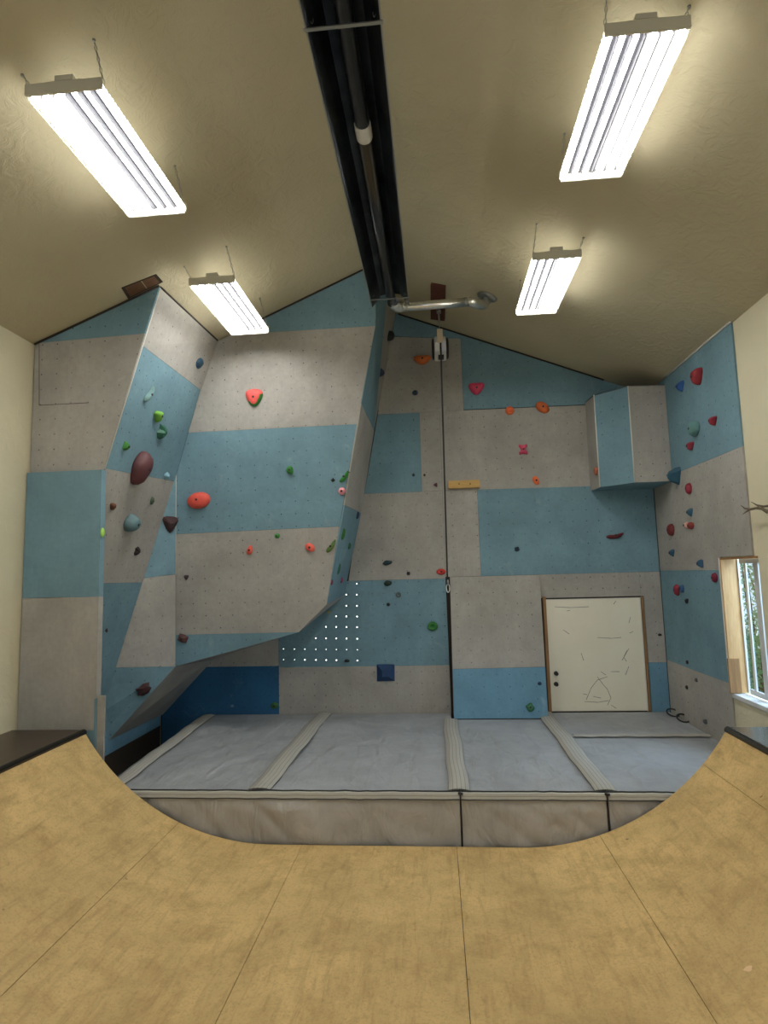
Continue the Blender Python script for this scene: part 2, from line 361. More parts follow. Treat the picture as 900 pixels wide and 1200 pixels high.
# ================================================================ BACK WALL PANELS
bw = thing('climbing_wall', (-.4, YB, ZM), 'flat back climbing wall of grey and blue bolt hole panels around the white door', 'climbing wall')
PB = PY(YB); ref0 = Vv((XR, YB, -1.25))
def B(x, y): return hit(x, y, PB)
def bp(pts, mat, label, ref=ref0):
    return panel('plywood_panel', [B(*p) if not isinstance(p, Vector) else p for p in pts], mat, bw, ref=ref, label=label)
Z2, Z1, Z0_, Zm1 = 2.30, 1.115, -.07, -1.245
def q(x, z): return Vv((x, YB, z))
apex = q(RX, ceil_z(RX)-.012)
cl = lambda x: q(x, ceil_z(x)-.014)
xs = B(540, 400).x; xm = .135; xb = .612
z_top = B(520, 398).z
bp([q(-.50, z_top+.10), apex, cl(xs), q(xs, z_top-.0)], BLUE, 'narrow dark blue wedge panel under the roof line left of the belay device')
bp([q(-.60, z_top+.10), q(xs, z_top), q(xs, Z2-.06), q(-.735, Z2-.06)], GREY, 'grey panel high on the back wall behind the belay device')
bp([cl(xs), cl(XR-.02), q(XR-.02, Z2-.07), q(xs, Z2-.05)], BLUE, 'big dark blue triangular panel under the sloping ceiling right of the belay strap')
xg = B(493, 530).x
bp([q(-.735, Z2-.06), q(xg, Z2-.06), q(xg, Z1), q(-.95, Z1)], BLUE, 'small blue square panel beside the overhang left of the hanging strap')
bp([q(xg, Z2-.06), q(xm, Z2-.06), q(xm, Z1), q(xg, Z1)], GREY, 'narrow upright grey panel between the small blue square and the strap')
bp([q(xm, Z2-.06), q(xs, Z2-.06), q(XR, Z2-.08), q(XR, Z1-.02), q(xm, Z1)], GREY, 'wide grey upper panel with the wooden rail and orange holds')
bp([q(-1.0, Z1), q(xm, Z1), q(xm, Z0_-.02), q(-1.2, Z0_-.02)], GREY, 'grey panel left of the strap below the small blue square')
bp([q(xm, Z1), q(xb, Z1), q(xb, Z0_), q(xm, Z0_)], GREY, 'narrow upright grey panel just right of the strap above the leaning panel')
bp([q(xb, Z1), q(XR, Z1-.02), q(XR, Z0_), q(xb, Z0_)], BLUE, 'wide blue panel under the corner box and above the door')
bp([q(-2.19, Z0_-.02), q(xm, Z0_-.02), q(xm+.008, Zm1), q(-2.19, Zm1)], BLUE, 'blue panel with daylight glowing through its bolt holes')
bp([q(-2.19, Zm1), q(xm+.008, Zm1), q(xm+.012, ZF+.02), q(-2.19, ZF+.02)], GREY, 'grey bottom panel behind the pads with the navy pyramid hold')
bp([q(XL+.02, Zm1+.02), q(-2.19, Zm1+.02), q(-2.19, ZF+.02), q(XL+.02, ZF+.02)], BLUE_SHADE, 'blue bottom panel darkened for the shade under the overhang')
bp([q(XL+.02, Z0_-.02), q(-2.19, Z0_-.02), q(-2.19, Zm1+.02), q(XL+.02, Zm1+.02)], GREY, 'shaded grey panel just under the lower edge of the overhang')
dx0, dx1, dz = B(642, 760).x, B(754.5, 760).x, B(700, 700.5).z
xj0 = B(632, 690).x; xc = B(750.5, 690).x
bp([q(xj0, Z0_), q(xc, Z0_), q(xc, dz+.012), q(xj0, dz+.012)], GREY, 'low wide grey panel strip directly above the white door')
bp([q(xc, Z0_), q(XR, Z0_), q(XR, Zm1), q(dx1+.045, Zm1), q(dx1+.045, dz+.012), q(xc, dz+.012)], GREY, 'narrow grey panel between the door and the right hand corner')
bp([q(dx1+.045, Zm1), q(XR, Zm1), q(XR, ZF+.02), q(dx1+.045, ZF+.02)], BLUE_LIT, 'narrow blue panel at the foot of the right hand corner beside the door')
# glowing discs in place of daylight through drilled holes (real holes would show the bright outdoors behind the wall)
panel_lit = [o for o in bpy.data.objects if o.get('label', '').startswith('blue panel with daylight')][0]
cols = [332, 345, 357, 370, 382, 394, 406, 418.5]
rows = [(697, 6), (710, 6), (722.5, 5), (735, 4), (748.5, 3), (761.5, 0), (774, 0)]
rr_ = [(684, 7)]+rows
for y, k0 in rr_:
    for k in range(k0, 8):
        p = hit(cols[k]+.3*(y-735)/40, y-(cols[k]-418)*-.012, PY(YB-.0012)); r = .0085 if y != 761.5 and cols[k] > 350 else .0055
        MB().add([p+Vv((r*math.cos(i*math.pi/4), 0, r*math.sin(i*math.pi/4))) for i in range(8)], [tuple(range(8))]).build('lit_hole_disc', HOLELIT, panel_lit)
# leaning lower panel (kicked out at the foot), with closed sides
yk = hit(590, 842, PZ(ZM)).y
sx0, sx1 = B(527, 676).x, B(632, 674).x
sb0 = hit(532, 842, PZ(ZM)).x; sb1 = hit(643, 842, PZ(ZM)).x
slab = thing('leaning_climbing_panel', ((sb0+sb1)/2, yk, ZM), 'grey over blue panel leaning out at its foot, left of the white door', 'climbing panel')
tl, tr, bl, br = Vv((sx0, YB-.025, Z0_)), Vv((sx1, YB-.025, Z0_)), Vv((sb0, yk, ZM-.0)), Vv((sb1, yk, ZM-.0))
fz = (Zm1-Z0_)/(ZM-Z0_); ml = tl.lerp(bl, .665); mr = tr.lerp(br, .658)
SLP = plane(tl, tr, bl)
panel('grey_upper_panel', [tl, tr, mr, ml], GREY, slab)
panel('blue_lower_panel', [ml, mr, br, bl], BLUE_LIT, slab, label='blue lower panel brightened as if daylit')
sd = Vv((.012, 0, 0))
MB().prism([tl+Vv((.004, .02, 0)), bl+Vv((.004, .02, 0)), Vv((sb0+.004, YB-.003, ZM))], sd).build('side_panel', GREY0, slab)
MB().prism([tr+Vv((-.016, .02, 0)), br+Vv((-.016, .02, 0)), Vv((sb1-.016, YB-.003, ZM))], sd).build('side_panel', JAMB, slab)

# door
dr = thing('door_1', ((dx0+dx1)/2, YB-.01, ZM), None, None, kind='structure')
MB().box((dx0+.008, YB-.012, ZM+.006), (dx1-.012, YB+.018, dz-.014)).build('door_leaf', DOORW, dr, bevel=.002)
MB().box((xj0+.03, YB-.05, ZM), (dx0, YB+.015, dz+.03)).build('door_jamb', JAMB, dr)
MB().box((dx1+.008, YB-.012, ZM), (dx1+.034, YB+.015, dz+.004)).build('door_jamb', JAMB, dr)
MB().box((dx0, YB-.016, ZM), (dx0+.008, YB-.010, dz-.008)).box((dx0, YB-.016, dz-.013), (dx1, YB-.010, dz-.006)).box((dx1-.012, YB-.02, ZM), (dx1-.004, YB-.010, dz-.008)).build('door_edge_trim', CAULK, dr)
for py_ in (789, 801.5):
    c = hit(651.5, py_, PY(YB-.012)); r = .028
    MB().tube([c, c+Vv((0, -.008, 0))], r, 18).tube([c+Vv((0, -.008, 0)), c+Vv((0, -.03, 0)), c+Vv((0, -.04, 0)), c+Vv((0, -.052, 0)), c+Vv((0, -.058, 0))], [.010, .012, .023, .024, .012], 16).build('door_knob' if py_ > 795 else 'deadbolt', BLACK, dr)
strokes = [[(712, 793), (700, 797), (693, 806), (687, 820)], [(700, 793), (706, 801), (712, 808), (716, 818), (712, 826)], [(685, 822), (700, 823), (713, 821)], [(695, 816), (704, 818)], [(683, 813), (688, 814)],
           [(735, 762), (731, 770), (734, 775)], [(737, 760), (729, 774)], [(737, 781), (733, 791)], [(739, 723), (737, 730)], [(722, 704), (719, 708)], [(681, 765), (684, 774)], [(716, 826), (722, 830)],
           [(650, 711), (668, 712), (690, 711)], [(700, 747), (716, 748), (728, 747)], [(660, 738), (667, 743)], [(704, 787), (710, 791)], [(716, 787), (726, 787)], [(664, 716), (668, 715)], [(742, 740), (738, 742)]]
mb = MB()
for s in strokes:
    pts = [hit(x, y, PY(YB-.0128)) for x, y in s]
    for a, b in zip(pts, pts[1:]):
        d = (b-a).normalized(); e = Vv((d.z, 0, -d.x))*.0035; mb.add([a-e*.4, b-e, b+e, a+e], [(0, 1, 2, 3)])
mb.build('scuff_mark', SCUFF, dr)

# ================================================================ RIGHT WALL PANELS
PR = PX(XR); rz = lambda x, y: hit(x, y, PR)
r0 = Vv((XR, YB-.02, -1.25)); ye = 5.745
rw = thing('climbing_wall', (XR, 6.9, ZM), 'climbing wall on the right beside the window, blue and grey panels with red and blue holds', 'climbing wall')
def rp(pts, mat, label): panel('plywood_panel', [Vv((XR, y, z)) for y, z in pts], mat, rw, ref=r0, label=label)
rp([(YB-.02, 2.335), (ye, 2.335), (ye, 1.115), (YB-.02, 1.115)], BLUE, 'blue panel at the top of the right hand wall under the eave')
rp([(YB-.02, 1.115), (ye, 1.115), (ye, .075), (WY1+.0, .075), (WY1, -.055), (YB-.02, -.055)], GREY, 'grey middle panel of the right hand wall above the window')
rp([(YB-.02, -.055), (WY1+.015, -.055), (WY1+.015, -1.21), (YB-.02, -1.21)], BLUE, 'blue panel of the right hand wall beside the window')
rp([(YB-.02, -1.21), (WY1+.015, -1.21), (WY1+.015, ZF+.02), (YB-.02, ZF+.02)], GREY, 'grey bottom panel of the right hand wall above the pads')

# ================================================================ CORNER BOX
zb = 1.035
A_, B_, C_, D_ = (2.13, 8.047), (2.155, 7.70), (2.49, 7.385), (2.945, 7.40)
vol = thing('climbing_volume', (2.5, 7.7, zb), 'faceted blue and grey boxed volume hung in the right corner under the ceiling', 'climbing volume')
def vface(p, q_, mat, nm):
    a, b = Vv((*p, zb)), Vv((*q_, zb)); c, d = Vv((*q_, 2.262)), Vv((*p, 2.262))
    return panel(nm, [a, b, c, d], mat, vol, ref=a)
vface(A_, B_, GREY0, 'grey_side_panel'); vface(B_, C_, BLUE, 'blue_front_panel'); vface(C_, D_, GREY, 'grey_front_panel')
panel('bottom_panel', [Vv((*p, zb)) for p in (A_, B_, C_, D_, (2.945, 8.047))], BLUE0, vol)
MB().prism([Vv((*p, 2.262)) for p in (A_, B_, C_, D_, (2.945, 8.047))], Vv((0, 0, -.012))).build('top_panel', DARKW, vol)
for p in (B_, C_):
    MB().tube([Vv((p[0], p[1]-.002, zb+.0)), Vv((p[0], p[1]-.002, 2.26))], .008, 6).build('caulk_seam', CAULK, vol)
VB = plane(Vv((*B_, zb)), Vv((*C_, zb)), Vv((*B_, 2))); VA = plane(Vv((*A_, zb)), Vv((*B_, zb)), Vv((*B_, 2)))

# ================================================================ OVERHANG
K = .10; PM = (Vv((0, -1, -K)).normalized(), 0); PM = (PM[0], PM[0].dot(Vv((0, 6.65, 3.0))))
def Mp(x, y): return hit(x, y, PM)
def Lz(z): return Vv((-2.59+.294*(z-2.86), 5.275, z))
C0 = Mp(255, 397); P1 = Mp(207, 555); P2 = Mp(205.5, 781)
C0 = Vv((C0.x, C0.y, ceil_z(C0.x)-.02))
P3 = hit(127, 868, PX(-3.852)); XK = -3.852
ov = thing('climbing_overhang', (-2.2, 7.2, ZM), 'large grey and blue overhanging climbing structure leaning over the pads on the left', 'climbing wall')
# L1, the tall side face
LA = Lz(2.86); LA = Vv((LA.x, LA.y, ceil_z(LA.x)-.02))
t_ = lambda a, b, f: a.lerp(b, f)
Lr1 = Mp(235, 457); Lrm = Mp(220.5, 507); Lr2 = Mp(201, 568)
crease = lambda f: P1.lerp(Vv((XK, 6.56, -1.50)), f)
LPL = plane(Lz(2.3), Lz(-.5), P1)
Lr3 = crease((P1.z+.03)/(P1.z+1.50))
Lr2 = crease(.035)
lb = Vv((XK, 5.275, -1.42)); le = crease(1)
uref = LA
panel('side_panel', [LA, C0, Lr1, Lz(2.27)], GREY, ov, ref=uref)
panel('side_panel', [Lz(2.27), Lr1, Lrm, P1, Lr2, Lz(1.07)], BLUE, ov, ref=uref)
panel('side_panel', [Lz(1.07), Lr2, Lr3, Lz(-.02)], GREY, ov, ref=uref)
panel('side_panel', [Lz(-.02), Lr3, le, lb], BLUE, ov, ref=uref)
# T, the small triangular facet
c1 = crease((P1.z-0.08)/(P1.z+1.50)); c2 = crease((P1.z+1.0)/(P1.z+1.50))
T1 = Mp(206, 673); T2 = Mp(205.5, 783); TPL = plane(P1, P2, crease(.8))
Tm = P2.lerp(P3, .02)
panel('corner_panel', [P1, T1, crease((P1.z-.02)/(P1.z+1.50))], BLUE, ov, ref=P1)
panel('corner_panel', [T1, P2, c2, crease((P1.z-.02)/(P1.z+1.50))], GREY, ov, ref=P1)
panel('corner_panel', [P2, P3, le, c2], BLUE, ov, ref=P1)
# M, the main face
mref = Mp(206, 744)
mr_ = [(440, 382), (418, 497), (397.5, 617), (383, 708), (350, 741)]
mtop = Vv((-.57, 0, ceil_z(-.57)-.02)); mtop.y = (PM[1]-PM[0].z*mtop.z)/PM[0].y
lt = Mp(272, 389.5); lt = Vv((lt.x, lt.y, min(lt.z, ceil_z(lt.x)-.02)))
panel('main_panel', [lt, mtop, Mp(*mr_[0])], BLUE, ov, ref=mref)
panel('main_panel', [C0, lt, Mp(*mr_[0]), Mp(*mr_[1]), Lrm, Lr1], GREY, ov, ref=mref)
panel('main_panel', [Lrm, Mp(*mr_[1]), Mp(*mr_[2]), Mp(206, 626), P1], BLUE, ov, ref=mref)
panel('main_panel', [Mp(206, 626), Mp(*mr_[2]), Mp(*mr_[3]), Mp(*mr_[4]), Mp(206, 744)], GREY, ov, ref=mref)
panel('main_panel', [Mp(206, 744), Mp(*mr_[4]), P2], BLUE, ov, ref=mref)
# S, the return face towards the back wall
e1 = Mp(423.5, 473); b1 = B(438.5, 505)-Vv((0, .004, 0)); e2 = Mp(404, 592); b2 = B(423.5, 601)-Vv((0, .004, 0)); b3 = B(403, 698)-Vv((0, .004, 0))
gtop = Vv((-.50, 7.35, ceil_z(-.50)-.02))
sref = e1
panel('return_panel', [mtop, gtop, b1, e1, Mp(*mr_[0])], BLUE, ov, ref=sref)
panel('return_panel', [e1, b1, b2, e2], GREY, ov, ref=sref)
panel('return_panel', [e2, b2, b3, Mp(*mr_[3])], BLUE, ov, ref=sref)
SPL = plane(e2, b2, b3); SPU = plane(gtop, b1, Mp(*mr_[0]))
panel('return_panel', [gtop, Vv((-.44, YB-.004, ceil_z(-.44)-.02)), b1], GREY, ov)
GPL = plane(gtop, Vv((-.44, YB-.004, 3.7)), b1)
# undersides
ub = Vv((XK+.02, YB-.004, -1.86)); uc = B(250, 773)-Vv((0, .004, 0))
Q = Mp(350, 741)
panel('underside_panel', [P3, P2, uc, ub], GREY0, ov, label='bare grey underside sheet')
uo = Vv((0, .022, .012)); panel('underside_panel', [P2+uo, Q+uo, b3, uc+uo], GREY0, ov, th=.006)
panel('underside_panel', [Q, Mp(383, 708), b3], GREY0, ov)
VPL = plane(Q, Mp(383, 708), b3)
# caulked edges
for a, b, r in ((Mp(206.5, 556), Mp(206, 673), .003), (LA, Lz(1.07), .006)):
    n_ = Vv((0, -.004, 0)); MB().tube([a+n_, b+n_], r, 6).build('caulk_seam', CAULK, ov)
# kick wall under it
panel('kick_panel', [Vv((XK, 5.3, -1.42)), Vv((XK, 6.56, -1.50)), P3, Vv((XK, YB-.03, -1.87)), Vv((XK, YB-.03, -2.0)), Vv((XK, 5.3, -2.0))], BLUE_LIT, ov, th=.012, label='blue kick board')

panel('kick_panel', [Vv((XK, 5.3, -2.0)), Vv((XK, YB-.03, -2.0)), Vv((XK, YB-.03, ZF+.01)), Vv((XK, 5.3, ZF+.01))], DARKW, ov, th=.012, label='dark sheet standing in for the shaded void')  # dark sheet painted in where the gap falls into shade
# ================================================================ LEFT FACADE COLUMN
YC = 5.25; PC = PY(YC)
Cc = lambda x, y: hit(x, y, PC)
colm = thing('climbing_column', (-3.5, YC, ZD), 'flat grey and blue panelled column against the left wall behind the ramp deck', 'climbing wall')
xl = XL+.012; zc0 = Cc(100, 395).z
cr = lambda z: -2.59+.294*(z-2.86)
zj = Cc(100, 552).z; zk = Cc(70, 700).z
cref = Vv((xl, YC, zj))
cs = lambda x: ceil_z(x)-.014
panel('front_panel', [Vv((cr(2.86), YC, cs(cr(2.86)))), Vv((cr(zc0), YC, zc0)), Vv((xl+.03, YC, zc0-.03)), Vv((xl, YC, cs(xl)))], BLUE, colm, ref=cref)
panel('front_panel', [Vv((cr(zc0), YC, zc0)), Vv((cr(zj), YC, zj)), Vv((xl, YC, zj)), Vv((xl, YC, zc0-.03))], GREY, colm, ref=cref)
XE = -3.125; YF = 5.205
panel('front_panel', [Vv((XE, YF, zj)), Vv((XE, YF, zk)), Vv((xl, YF, zk)), Vv((xl, YF, zj))], BLUE0, colm)
panel('front_panel', [Vv((XE, YF, zk)), Vv((XE, YF, ZD-.02)), Vv((xl, YF, ZD-.02)), Vv((xl, YF, zk))], GREY0, colm)
panel('front_panel', [Vv((XE, YF, ZD-.02)), Vv((XE, YF, ZF+.02)), Vv((xl, YF, ZF+.02)), Vv((xl, YF, ZD-.02))], BLUE0, colm)
for z0, z1, m in ((zk, zj, BLUE0), (-1.06, zk, GREY0), (ZF+.02, -1.06, BLUE0)):
    MB().box((XE, YF, z0+.002), (XE+.016, YF+.075, z1-.002)).build('side_trim', m, colm, (Vv((0, 0, 0)), Vv((1, 0, 0)), Vv((0, 0, 1))))
MB().box((XE+.017, YF+.02, ZF+.02), (XE+.085, YF+.04, -1.04)).build('edge_board', GREY0, colm, (Vv((0, 0, 0)), Vv((1, 0, 0)), Vv((0, 0, 1))))
sq = [Cc(46, 401), Cc(46, 475), Cc(104, 472)]
mb = MB(); off = Vv((0, -.001, 0))
for a, b in zip(sq, sq[1:]): mb.tube([a+off, b+off], .003, 4)
mb.build('panel_joint', plain('dark_joint', (.10, .07, .06), .9), colm)

# dark strips added in place of shadow gaps between panels and ceiling
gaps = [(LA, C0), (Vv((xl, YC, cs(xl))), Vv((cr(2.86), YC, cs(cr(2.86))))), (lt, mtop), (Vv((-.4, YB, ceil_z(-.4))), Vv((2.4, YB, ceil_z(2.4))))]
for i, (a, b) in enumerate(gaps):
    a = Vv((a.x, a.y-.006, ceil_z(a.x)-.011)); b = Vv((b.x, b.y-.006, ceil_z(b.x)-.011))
    tag(MB().tube([a, b], .011, 6).build('joint_line_%d' % (i+2), DARKW), kind='structure')
# ceiling hatch next to it
hp = [hit(x, y, CLP) for x, y in ((142, 337), (183, 321), (191, 330), (150, 350))]
hatch = thing('ceiling_hatch', hp[3], 'dark framed opening with brown plywood in the ceiling above the column', 'ceiling opening')
cpt = sum(hp, Vv())/4; dn = nL*.004
mb = MB()
for i in range(4):
    a, b = hp[i], hp[(i+1) % 4]; mb.prism([a+dn, b+dn, b.lerp(cpt, .16)+dn, a.lerp(cpt, .16)+dn], -dn*.9)
mb.build('hatch_rim', DARKW, hatch)
inn = [p.lerp(cpt, .14)+dn*.6 for p in hp]
MB().prism([inn[0], inn[0].lerp(inn[1], .55), inn[3].lerp(inn[2], .55), inn[3]], -dn*.5).build('hatch_board', BROWN, hatch)
MB().prism([inn[0].lerp(inn[1], .58), inn[1], inn[2], inn[3].lerp(inn[2], .58)], -dn*.5).build('hatch_board', BROWN, hatch)

# ================================================================ RAMP
XRL, XRR, RR, YE, YS = -3.165, 2.312, 2.0, 5.12, -2.6
hh = ZD-ZR; wd = math.sqrt(2*RR*hh-hh*hh); fl, fr = XRL+wd, XRR-wd
def rz_(x):
    d = max(fl-x, x-fr, 0); return ZR+RR-math.sqrt(RR*RR-d*d)
ramp = thing('skate_ramp', ((XRL+XRR)/2, 1.3, ZF), 'wide tan wooden half pipe ramp filling the foreground', 'skate ramp')
seams = [XRL, -2.28, -1.2, .095, 1.25, 2.10, XRR]
for x0, x1 in zip(seams, seams[1:]):
    n = 24; xs_ = [x0+.002+(x1-x0-.004)*i/n for i in range(n+1)]
    top = [Vv((x, 0, rz_(x))) for x in xs_]
    vs_, fs = [], []
    for yy in (YS, YE):
        for p in top: vs_.append(Vv((p.x, yy, p.z)))
        for p in top: vs_.append(Vv((p.x, yy, p.z-.014)))
    m1 = n+1; mb = MB()
    for i in range(n):
        fs.append((i, i+1, 2*m1+i+1, 2*m1+i)); fs.append((m1+i, 3*m1+i, 3*m1+i+1, m1+i+1))
        fs.append((i, m1+i, m1+i+1, i+1)); fs.append((2*m1+i, 2*m1+i+1, 3*m1+i+1, 3*m1+i))
    fs += [(0, 2*m1, 3*m1, m1), (n, m1+n, 3*m1+n, 2*m1+n)]
    k = n*4; tops = [f for f in fs[:k:4]]; rest = [f for i, f in enumerate(fs) if not (i < k and i % 4 == 0)]
    mb.add(vs_, tops, True); mb.add(vs_, rest); mb.build('surface_sheet', RAMP, ramp)
mb = MB(); n = 40
for yy, dy in ((YE-.03, .018), (YS, .018)):
    mb = MB(); pl = [Vv((XRL+(XRR-XRL)*i/n, yy, rz_(XRL+(XRR-XRL)*i/n)-.016)) for i in range(n+1)]
    for a, b in zip(pl, pl[1:]): mb.prism([a, b, Vv((b.x, yy, ZF)), Vv((a.x, yy, ZF))], Vv((0, dy, 0)))
    mb.build('side_board', PINE, ramp)
c = Vv((2.07, 2.62, rz_(2.07)+.001))
patch = hit(881, 1182, plane(Vv((1.9, 1, rz_(1.9))), Vv((1.9, 2, rz_(1.9))), Vv((2.3, 1, rz_(2.3)))))
px_ = patch.x; patch.z = rz_(px_)
tg = Vv((1, 0, (rz_(px_+.02)-rz_(px_-.02))/.04)).normalized(); nr = Vv((-tg.z, 0, tg.x))
mb = MB(); mb.add([patch+nr*.0015+tg*.022*math.cos(a)*(1+.3*math.sin(3*a))+Vv((0, .018*math.sin(a), 0)) for a in [i*math.pi/6 for i in range(12)]], [tuple(range(12))])
mb.build('chipped_spot', plain('bare_chipped_wood', (.75, .55, .33), .8), ramp)
for nm, x0, x1, mt, lab, xc_ in (('ramp_deck', XL+.004, XRL-.02, DECKL, 'dark worn brown deck at the top of the ramp against the left wall', XRL), ('ramp_deck', XRR+.02, XW-.004, DECKR, 'dark slate deck at the top of the ramp under the window', XRR)):
    t = thing(nm, ((x0+x1)/2, 1.5, ZF), lab, 'ramp deck')
    MB().box((x0, YS, ZD-.018), (x1, YE+.03, ZD)).build('deck_board', mt, t)
    for yy in (0, YE-.08):
        for xa in (x0+.02, x1-.06): MB().box((xa, yy-.02, ZF), (xa+.04, yy+.02, ZD-.018)).build('support_post', PINE, t)
    MB().tube([(xc_+(-.008 if xc_ < 0 else .008), YS, ZD-.018), (xc_+(-.008 if xc_ < 0 else .008), YE+.01, ZD-.018)], .030, 14).build('coping_pipe', COPE, t)

# ================================================================ PADS
def nz(x, y, s): return noise.noise(Vv((x*s, y*s, 3.7)))
def pad(x0, x1, y0, y1, label, front=True, nm='crash_pad', edge=True, skew=0):
    t = thing(nm, ((x0+x1)/2, (y0+y1)/2, ZF), label, 'crash pad', 'crash pads under the climbing wall')
    nx, ny = int((x1-x0)/.03), int((y1-y0)/.03)
    def f(u, v):
        x, y = x0+u*(x1-x0), y0+v*(y1-y0); e = min(u, 1-u, v, 1-v); k = min(1, e*8)
        z = ZM-.004+k*(.014*nz(x+y*.35, y*.5, 1.7)+.017*(.5-abs(nz(x*1.1+y*.9, y*.35-.3*x, 2.4))*2.6)+.009*(.5-abs(nz(x*.8-y*1.1, y*.4+x*.4, 4.1))*2.6))-.004*(1-k)
        return Vv((x+skew*v*(1-u), y, z))
    MB().grid(f, nx, ny).build('pad_top', FAB, t)
    mb = MB()
    def g(u, v):
        x, z = x0+u*(x1-x0), ZM-.004+(ZF-ZM+.006)*v; k = min(1, 6*min(u+.02, 1.02-u, v+.03, 1.1-v))
        y = y0-.006+k*(-.018*(.5+.5*nz(x*1.2-z*1.4, z*.3, 2.2))-.05*abs(nz(x*1.5+z*1.7, z*.4-x*.1, 2.2)))*min(1, max(0, (v-.08)*5))
        return Vv((x, y, z))
    mb.grid(g, max(8, int((x1-x0)/.02)), 18)
    if front: mb.build('front_cover', FABF, t)
    mb = MB().add([(x0, y0, ZF+.003), (x0+skew, y1, ZF+.003), (x0+skew, y1, ZM-.006), (x0, y0, ZM-.006)], [(0, 1, 2, 3)]).add([(x1, y0, ZF+.003), (x1, y1, ZF+.003), (x1, y1, ZM-.006), (x1, y0, ZM-.006)], [(0, 1, 2, 3)])
    mb.add([(x0, y1, ZF+.003), (x1, y1, ZF+.003), (x1, y1, ZM-.006), (x0, y1, ZM-.006)], [(0, 1, 2, 3)])
    mb.add([(x0, y0, ZF+.003), (x1, y0, ZF+.003), (x1, y1, ZF+.003), (x0, y1, ZF+.003)], [(0, 1, 2, 3)])
    if not front: mb.add([(x0, y0, ZF+.003), (x1, y0, ZF+.003), (x1, y0, ZM-.006), (x0, y0, ZM-.006)], [(0, 1, 2, 3)])
    mb.build('side_cover', FABF, t)
    if front and edge:
        n = max(6, int((x1-x0)/.06))
        pts = [Vv((x0+(x1-x0)*i/n, y0-.012+.004*nz(i*.7, x0, 1), ZM-.002+.005*nz(i*.9, x0, 1.1))) for i in range(n+1)]
        mb = MB(); mb.uv = []
        for i in range(n):
            a, b = pts[i], pts[i+1]; d = Vv((0, -.014, -.042)); e = Vv((0, .028, .006))
            mb.add([a+e, b+e, b, a], [(0, 1, 2, 3)], True).add([a, b, b+d, a+d], [(0, 1, 2, 3)], True)
            mb.uv += [(0, 0), (0, 0), (.1, 0), (.1, 0), (.1, 0), (.1, 0), (.34, 0), (.34, 0)]
        mb.build('edge_band', TAPE, t)
        MB().tube([p+Vv((0, .028, .010)) for p in pts], .006, 5).tube([p+Vv((0, -.016, -.043)) for p in pts], .004, 5).build('piping', BLACK, t)
    return t
YP = 5.185
pad(-3.03, .135, YP, YB-.03, 'widest grey crash pad, filling the left half below the overhang', skew=-.2)
pad(.15, 1.335, YP, yk-.02, 'grey crash pad in front of the leaning panel, with deep diagonal creases')
ys = hit(750, 863, PZ(ZM)).y
pad(1.35, XR-.02, YP, ys-.008, 'grey crash pad at the right front, catching blue window light')
pad(1.35, XR-.02, ys+.008, YB-.03, 'grey crash pad at the right rear, in front of the white door', front=False)
def tape(p0, p1, wdt, label, dirx=True):
    n = 40; mb = MB(); mb.uv = []
    d = (p1-p0).normalized(); e = Vv((d.y, -d.x, 0))*wdt/2
    for i in range(n+1):
        p = p0.lerp(p1, i/n)+Vv((0, 0, .024+.003*math.sin(i*.9)))
        p += e.normalized()*.006*math.sin(i*.35)
        for k, s in enumerate((-1, -.33, .33, 1)):
            mb.v.append(p+e*s+Vv((0, 0, -.012 if abs(s) == 1 else 0))); mb.uv.append((k/3, i/n))
    for i in range(n):
        for k in range(3): a = i*4+k; mb.f.append((a, a+1, a+5, a+4)); mb.sm.append(True)
    k0 = len(mb.v)
    for v in list(mb.v): mb.v.append(v-Vv((0, 0, .008)))
    mb.uv += list(mb.uv)
    for i in range(n):
        for k in range(3): a = k0+i*4+k; mb.f.append((a, a+4, a+5, a+1)); mb.sm.append(True)
        for k in (0, 3): a = i*4+k; mb.f.append((a, a+4, a+4+k0, a+k0)); mb.sm.append(False)
    return tag(mb.build('seam_tape', TAPE), label, 'tape strip', 'beige tape strips over the pad seams')
mz = lambda x, y: hit(x, y, PZ(ZM))
tape(Vv((-2.97, YP+.01, ZM)), Vv((-3.14, 7.95, ZM)), .17, 'beige tape strip along the far left edge of the pads')
tape(Vv((-1.60, YP+.03, ZM)), Vv((-1.56, YB-.05, ZM)), .20, 'beige tape strip across the middle of the widest left pad')
tape(Vv((.135, YP+.03, ZM)), Vv((.12, YB-.42, ZM)), .18, 'beige tape strip running to the left foot of the leaning panel')
tape(Vv((1.345, YP+.03, ZM)), Vv((1.335, YB-.06, ZM)), .18, 'beige tape strip running to the left side of the white door')
tape(Vv((1.46, ys+.01, ZM)), Vv((XR-.04, ys, ZM)), .09, 'narrow beige tape strip running across to the right hand wall')
mb = MB()
for x in (.143, 1.343): pass
for x, lab in ((.143, 'black zip cord down the pad front below the leaning panel'), (1.343, 'black zip cord down the pad front nearer the right wall')):
    tag(MB().tube([(x, YP-.022, ZF+.01), (x+.004, YP-.03, ZF+.2), (x, YP-.03, ZM-.05), (x, YP-.03, ZM+.004), (x-.004, YP+.02, ZM+.02)], .0045, 6).tube([(x-.02, YP-.02, ZM+.005), (x+.02, YP-.025, ZM+.0)], .011, 6).build('zip_cord', BLACK), lab, 'cord')
for (x, y), lab in (((789, 838), 'black clip ring lying on the pad nearest the right corner'), ((801, 844.5), 'black clip ring on the pad, nearer the window')):
    c = mz(x, y)+Vv((0, 0, .03)); pts = [c+Vv((.07*math.cos(a), .075*math.sin(a), .03*math.sin(a))) for a in [i*2*math.pi/20 for i in range(20)]]
    t = thing('clip_ring', c, lab, 'clip ring'); MB().tube(pts, .010, 8, closed=True).build('ring', BLACK, t); MB().box((c.x+.06, c.y-.012, c.z-.01), (c.x+.12, c.y+.012, c.z+.012)).build('strap_end', BLACK, t)

